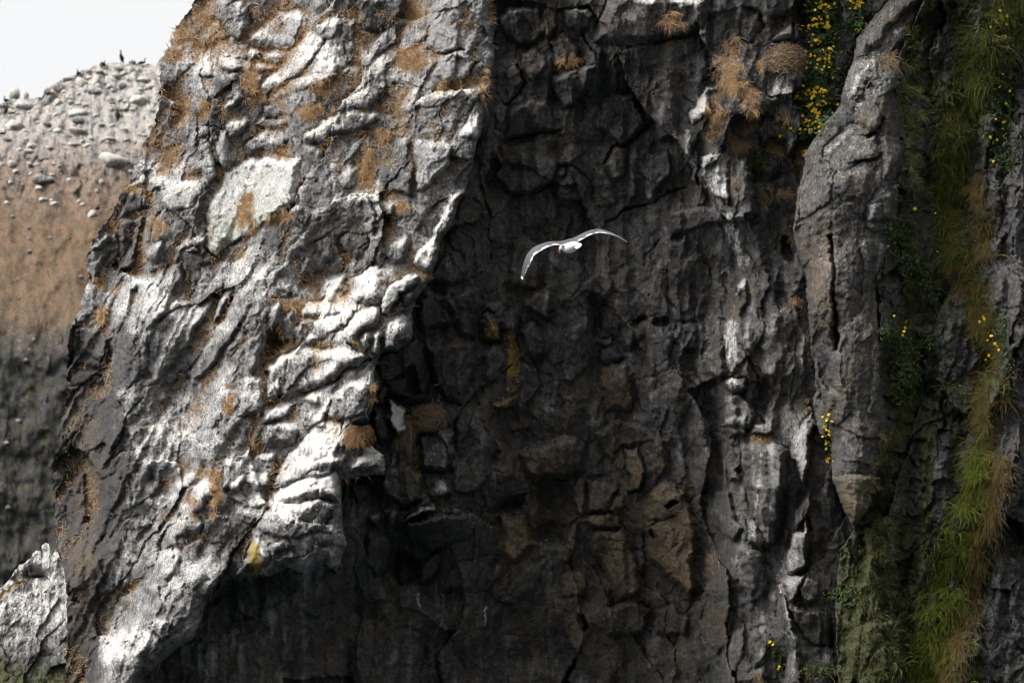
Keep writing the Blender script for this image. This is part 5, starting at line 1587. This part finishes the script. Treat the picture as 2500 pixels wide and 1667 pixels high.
# ------------------------------------------------------------------ dry grass in the rock
def tuft(x, y, rx, ry, n, ln, lean, label, mat=STRAW, droop=1.0, ang=0.0, name='grass_tuft', wid=.0050, out=.42, curl=.75):
    """blades rooted over an oval of the rock, ang tilts the oval, lean is their side lean (photo right positive)"""
    rng = np.random.default_rng(int(x * 7 + y))
    base, nn = surf(x, y)
    r = []; d = []
    n = int(n * 1.7)
    nc = max(4, n // 26)
    c, sn = math.cos(ang), math.sin(ang)
    cl = []
    while len(cl) < nc:
        a, q = rng.uniform(0, 6.283), math.sqrt(rng.random())
        ex, ey = 1.35 * rx * q * math.cos(a), 1.35 * ry * q * math.sin(a)
        if q > .62 + .75 * gnoise(np.array([ex / 11 + x]), np.array([ey / 11 + y]), 3)[0]: continue
        p, n_ = surf(x + ex * c - ey * sn, y + ex * sn + ey * c, .004)
        cl.append((p, n_, lean + rng.normal(0, .35), rng.normal(-.45, .4), rng.uniform(.25, 1.15)))
    lens = []
    for i in range(n):
        p, n_, lx, lz, k = cl[i % nc]
        r.append(p - base + Vector(rng.normal(0, .012, 3)))
        d.append((n_.x * out * .5 + lx + rng.normal(0, .38), n_.y * out * .8 - .1 + rng.normal(0, .3), lz + rng.normal(0, .38)))
        lens.append(k * rng.uniform(.35, 1.05))
    V, F, s = ribbons(np.array(r), np.array(d), np.array(lens) * ln * .85, wid * rng.uniform(.5, 1.2, n), droop, 5, curl, rng)
    o = mesh_np(name, V, F, mat, None, {'shade': gray(s)})
    o.location = base
    return tag(o, label, 'grass')


for (x, y, rx, ry, n, ln, lean, lab) in TUFTS:
    rusty = x > 1850
    if y == 142: tuft(x, y, rx, ry, n, ln * 1.2, lean, lab, STRAW_DARK, 2.0, curl=.22)
    else: tuft(x, y, rx, ry, n, ln, lean, lab, STRAW_DARK if (rusty and y in (475, 945, 1650, 1470)) else STRAW, 1.5 if ry > rx else 1.0)

# loose dry grass wherever soil has gathered on the bright face
pr = np.clip(oc - .22, 0, .6) * (zone == 0) * (Yg > -50) * (Yg < 1720)
pr = pr.ravel() / pr.sum()
NG = 26000
pick = RNG.choice(pr.size, NG, p=pr)
n_ = NB.reshape(-1, 3)[pick]
rt = VF[pick] + n_ * .004 + RNG.normal(0, .006, (NG, 3))
dr = n_ * .6 + RNG.normal(0, .5, (NG, 3)) + np.array([0, -.15, 0])
V, F, s = ribbons(rt, dr, RNG.uniform(.03, .12, NG), RNG.uniform(.004, .008, NG), .9, 3, .4)
tag(mesh_np('dry_grass', V, F, STRAW, None, {'shade': gray(s)}), 'short dry grass in the cracks of the bright face', None, kind='stuff')


# ------------------------------------------------------------------ green growth
def along(line, width, n, rng, gauss=True):
    q = np.array(line, float)
    seg = np.linalg.norm(np.diff(q, axis=0), axis=1); cs = np.concatenate([[0], np.cumsum(seg)])
    u = rng.uniform(0, cs[-1], n)
    x = np.interp(u, cs, q[:, 0]); y = np.interp(u, cs, q[:, 1])
    w = np.interp(u, cs, width if hasattr(width, '__len__') else [width] * len(q))
    return x + (rng.normal(0, .45, n) if gauss else rng.uniform(-1, 1, n)) * w, y + rng.normal(0, 6, n)


def hanging(name, line, width, n, ln, mat, label, seed, lean=-.35, wid=.0065, droop=1.3, out=.9, kind='stuff'):
    rng = np.random.default_rng(seed)
    x, y = along(line, width, n, rng)
    r = np.zeros((n, 3)); d = np.zeros((n, 3))
    clump = gnoise(x / 26, y / 30, seed)
    for i in range(n):
        p, nn = surf(x[i], y[i], .01 + .10 * max(0, clump[i]))
        r[i] = p; d[i] = (nn.x * .3 + lean + rng.normal(0, .4), -.5 * out + nn.y * .4 + rng.normal(0, .25), rng.normal(.15, .4))
    kp = clump + rng.normal(0, .12, n) > -.22
    r, d, clump, n = r[kp], d[kp], clump[kp], int(kp.sum())
    V, F, s = ribbons(r, d, rng.uniform(.4, 1.15, n) * ln * (1 + .6 * clump), wid * rng.uniform(.6, 1.3, n), droop, 4, .25, rng)
    s = np.clip(s + .25 * np.repeat(clump, 10), 0, 1)
    return tag(mesh_np(name, V, F, mat, None, {'shade': gray(s)}), label, None, kind=kind)


GS = [(2490, -40), (2450, 60), (2400, 180), (2345, 280), (2330, 370), (2320, 470), (2318, 560), (2345, 640), (2385, 720), (2410, 800), (2425, 880), (2432, 960), (2405, 1030), (2410, 1100), (2405, 1180), (2380, 1260),
      (2350, 1360), (2330, 1460), (2300, 1570), (2270, 1690)]
hanging('hanging_grass', GS[:8], [85, 85, 75, 60, 52, 52, 52, 50], 9000, .28, GRASS, 'green grass hanging down the gully, upper length', 501)
hanging('hanging_grass', GS[7:14], [45, 45, 40, 36, 36, 34, 30], 4200, .22, RUST, 'browner grass hanging down the gully, middle length', 502)
hanging('hanging_grass', GS[7:14], [40, 40, 36, 34, 34, 30, 30], 2200, .22, GRASS, 'green blades in the middle length of gully grass', 512)
hanging('hanging_grass', [(x - 14, y) for x, y in GS[13:]], [36, 46, 56, 64, 66, 70, 74], 9500, .24, GRASS_FRESH, 'bright green grass hanging down the gully, lower length', 503)
hanging('hanging_grass', [(x + 42, y) for x, y in GS[13:]], [20, 22, 26, 30, 30, 34, 36], 3400, .26, RUST, 'brown stems along the right side of the lower gully grass', 504, lean=-.1, droop=2.2)
hanging('hanging_grass', [(2170, 1050), (2150, 1200), (2130, 1380), (2120, 1500), (2120, 1600), (2120, 1690)], [30, 40, 55, 70, 80, 90], 5200, .11, MOSSY, 'short mossy grass left of the lower gully', 505, lean=0, droop=2.0)
hanging('hanging_grass', [(2230, 60), (2220, 200), (2235, 330)], [26, 30, 30], 1500, .13, GRASS, 'short green growth beside the top of the buttress', 506, lean=0)
hanging('hanging_grass', [(2215, 380), (2210, 520), (2230, 700), (2200, 900), (2200, 1060)], [30, 40, 50, 50, 40], 5000, .09, MOSSY, 'dark mossy growth right of the buttress', 508, lean=0, droop=2.0)
hanging('hanging_grass', [(2390, 430), (2400, 560), (2420, 640)], [26, 30, 26], 1400, .20, RUST, 'brown stems right of the upper gully grass', 507, lean=-.1, droop=2.0)


def petal_mesh():
    V = [(0, 0, .25)]
    F = []
    for i in range(5):
        a = i * 2 * math.pi / 5
        b, c = a - .5, a + .5
        k = len(V)
        V += [(.55 * math.cos(b), .55 * math.sin(b), .12), (1.0 * math.cos(a), 1.0 * math.sin(a), 0), (.55 * math.cos(c), .55 * math.sin(c), .12)]
        F.append((0, k, k + 1, k + 2))
    me = bpy.data.meshes.new('flower')
    me.from_pydata(V, [], F); me.update()
    at = me.attributes.new('shade', 'FLOAT_COLOR', 'POINT')
    at.data.foreach_set('color', gray(np.array([.1] + [.4, .8, .4] * 5)).ravel())
    me.materials.append(PETAL)
    return me


FLOWER = petal_mesh()
n_fl = 0


def plant(lines, n, size, label, flowers, seed, puff=.12, nfl=0, stems=0, name='leafy_plant', cat='plant', fspread=1.0):
    """a plant grown over the rock: leaf mass, stems, single flowers; lines = [(points, width)]"""
    global n_fl
    rng = np.random.default_rng(seed)
    c, nm, at = [], [], []
    tot = sum(len(l) * w for l, w in lines)
    for l, w in lines:
        m = int(n * len(l) * w / tot)
        x, y = along(l, w, m, rng)
        cl = gnoise(x / 18, y / 18, seed) + .6 * gnoise(x / 8, y / 8, seed + 1)
        keep = cl > -.42
        for xx, yy, k in zip(x[keep], y[keep], cl[keep]):
            p, q = surf(xx, yy, .02 + puff * max(0, .35 + k * .8) * rng.uniform(.5, 1))
            c.append(p); nm.append((q.x - .1, q.y - .4, q.z + .35)); at.append((xx, yy))
    c = np.array(c); base = Vector(c[np.argmax(c[:, 2])])
    r = empty(name, tuple(base)); tag(r, label, cat)
    b = np.array(base)
    V, F, s = leaves(c - b, np.array(nm), np.full(len(c), size), rng)
    mesh_np('foliage', V, F, LEAF, r, {'shade': gray(s)})
    if stems:
        k = rng.choice(len(c), stems)
        V, F, s = ribbons(c[k] - b, np.stack([rng.normal(-.3, .5, stems), rng.normal(-.6, .2, stems), rng.normal(.2, .5, stems)], 1), rng.uniform(.15, .4, stems), .006, .8, 4, .3, rng)
        mesh_np('stem', V, F, RUST, r, {'shade': gray(s)})
    pos = [(p, None) for p in flowers]
    at = np.array(at)
    if nfl:
        wgt = np.clip(gnoise(at[:, 0] / 22, at[:, 1] / 26, seed + 9) + .25, .02, 1) * np.exp(-np.clip(at[:, 0] - at[:, 0].mean() - 6, 0, 99) / 14 * fspread)
        for i in rng.choice(len(c), nfl, replace=False, p=wgt / wgt.sum()): pos.append((None, c[i]))
    for p, q in pos:
        if q is None:
            q = np.array(surf(p[0], p[1], .02 + puff)[0])
        o = bpy.data.objects.new('flower', FLOWER)
        o.location = Vector(q - b) + Vector((rng.normal(0, .01), -.05 - .03 * rng.random(), rng.normal(0, .01)))
        o.rotation_euler = (math.radians(75) + rng.normal(0, .35), rng.normal(0, .5), rng.uniform(-.7, .7))
        s_ = rng.uniform(.020, .034); o.scale = (s_, s_, s_)
        link(o, r); n_fl += 1
    return r


plant([([(2010, -40), (2005, 60), (2010, 140), (1995, 230), (1990, 290), (1978, 330)], 44)], 5200, .030, 'tall dark green plant covered in yellow flowers beside the nest column', [], 601, .22, 240, 20, 'flowering_plant')
plant([([(2090, -40), (2085, 30), (2100, 80)], 26)], 1300, .028, 'small flowering plant at the top edge above the buttress shoulder', [], 602, .18, 34, 16, 'flowering_plant')
plant([([(2180, 540), (2200, 600), (2230, 660), (2270, 720)], 40)], 1800, .026, 'leafy plant spilling right of the buttress, upper of two', [(2217, 507), (2250, 523), (2270, 621)], 603, .16, 0, 14)
plant([([(2160, 800), (2200, 840), (2250, 850), (2280, 830)], 34), ([(2200, 850), (2200, 920), (2220, 980)], 40)], 2200, .026, 'leafy plant with a few yellow heads right of the buttress, lower of two',
      [(2160, 797), (2178, 805), (2196, 834), (2186, 793), (2160, 790), (2176, 808)], 604, .16, 0, 24)
plant([([(2075, 1430), (2060, 1460), (2080, 1480)], 34)], 900, .022, 'small dark bush with two yellow flower heads below the orange brown block', [(2040, 1447), (2038, 1463), (2041, 1452)], 605, .16, 0, 10)
plant([([(2028, 1010), (2024, 1060), (2028, 1120)], 12)], 260, .020, 'narrow yellow flowering strip on the dark left side of the buttress', [], 606, .08, 26, 4, 'flowering_plant')
plant([([(2420, 40), (2440, 160), (2450, 300), (2460, 420)], 46)], 2400, .028, 'dark leafy growth in the upper right corner behind the hanging grass', [(2437, 50), (2439, 82), (2447, 210), (2430, 120), (2400, 60), (2432, 38), (2441, 60)], 607, .14, 14, 20)
plant([([(2455, 770), (2452, 830), (2448, 900)], 14)], 500, .022, 'slim flowering plant on the right rim of the gully', [(2420, 775), (2424, 772), (2414, 782), (2440, 815), (2432, 826), (2456, 850), (2452, 840), (2438, 870), (2430, 880), (2455, 860)], 608, .12, 0, 6, 'flowering_plant')
plant([([(2310, 940), (2340, 960), (2380, 1000)], 20)], 300, .022, 'withered seed stalks hanging across the gully', [], 609, .2, 0, 40)
plant([([(1880, 1560), (1900, 1580), (1910, 1640)], 18)], 400, .020, 'tiny plant with yellow heads at the bottom between grey rocks', [(1892, 1560), (1888, 1566), (1895, 1625), (1900, 1623)], 610, .08, 0, 6)
plant([([(1960, 1650), (2000, 1630), (2040, 1640)], 26)], 700, .024, 'brownish fern like plant along the bottom edge', [], 611, .14, 0, 50)
plant([([(1850, 395), (1840, 420), (1855, 380)], 22)], 380, .020, 'small olive plant in the niche under the white knob', [], 612, .06, 0, 4)
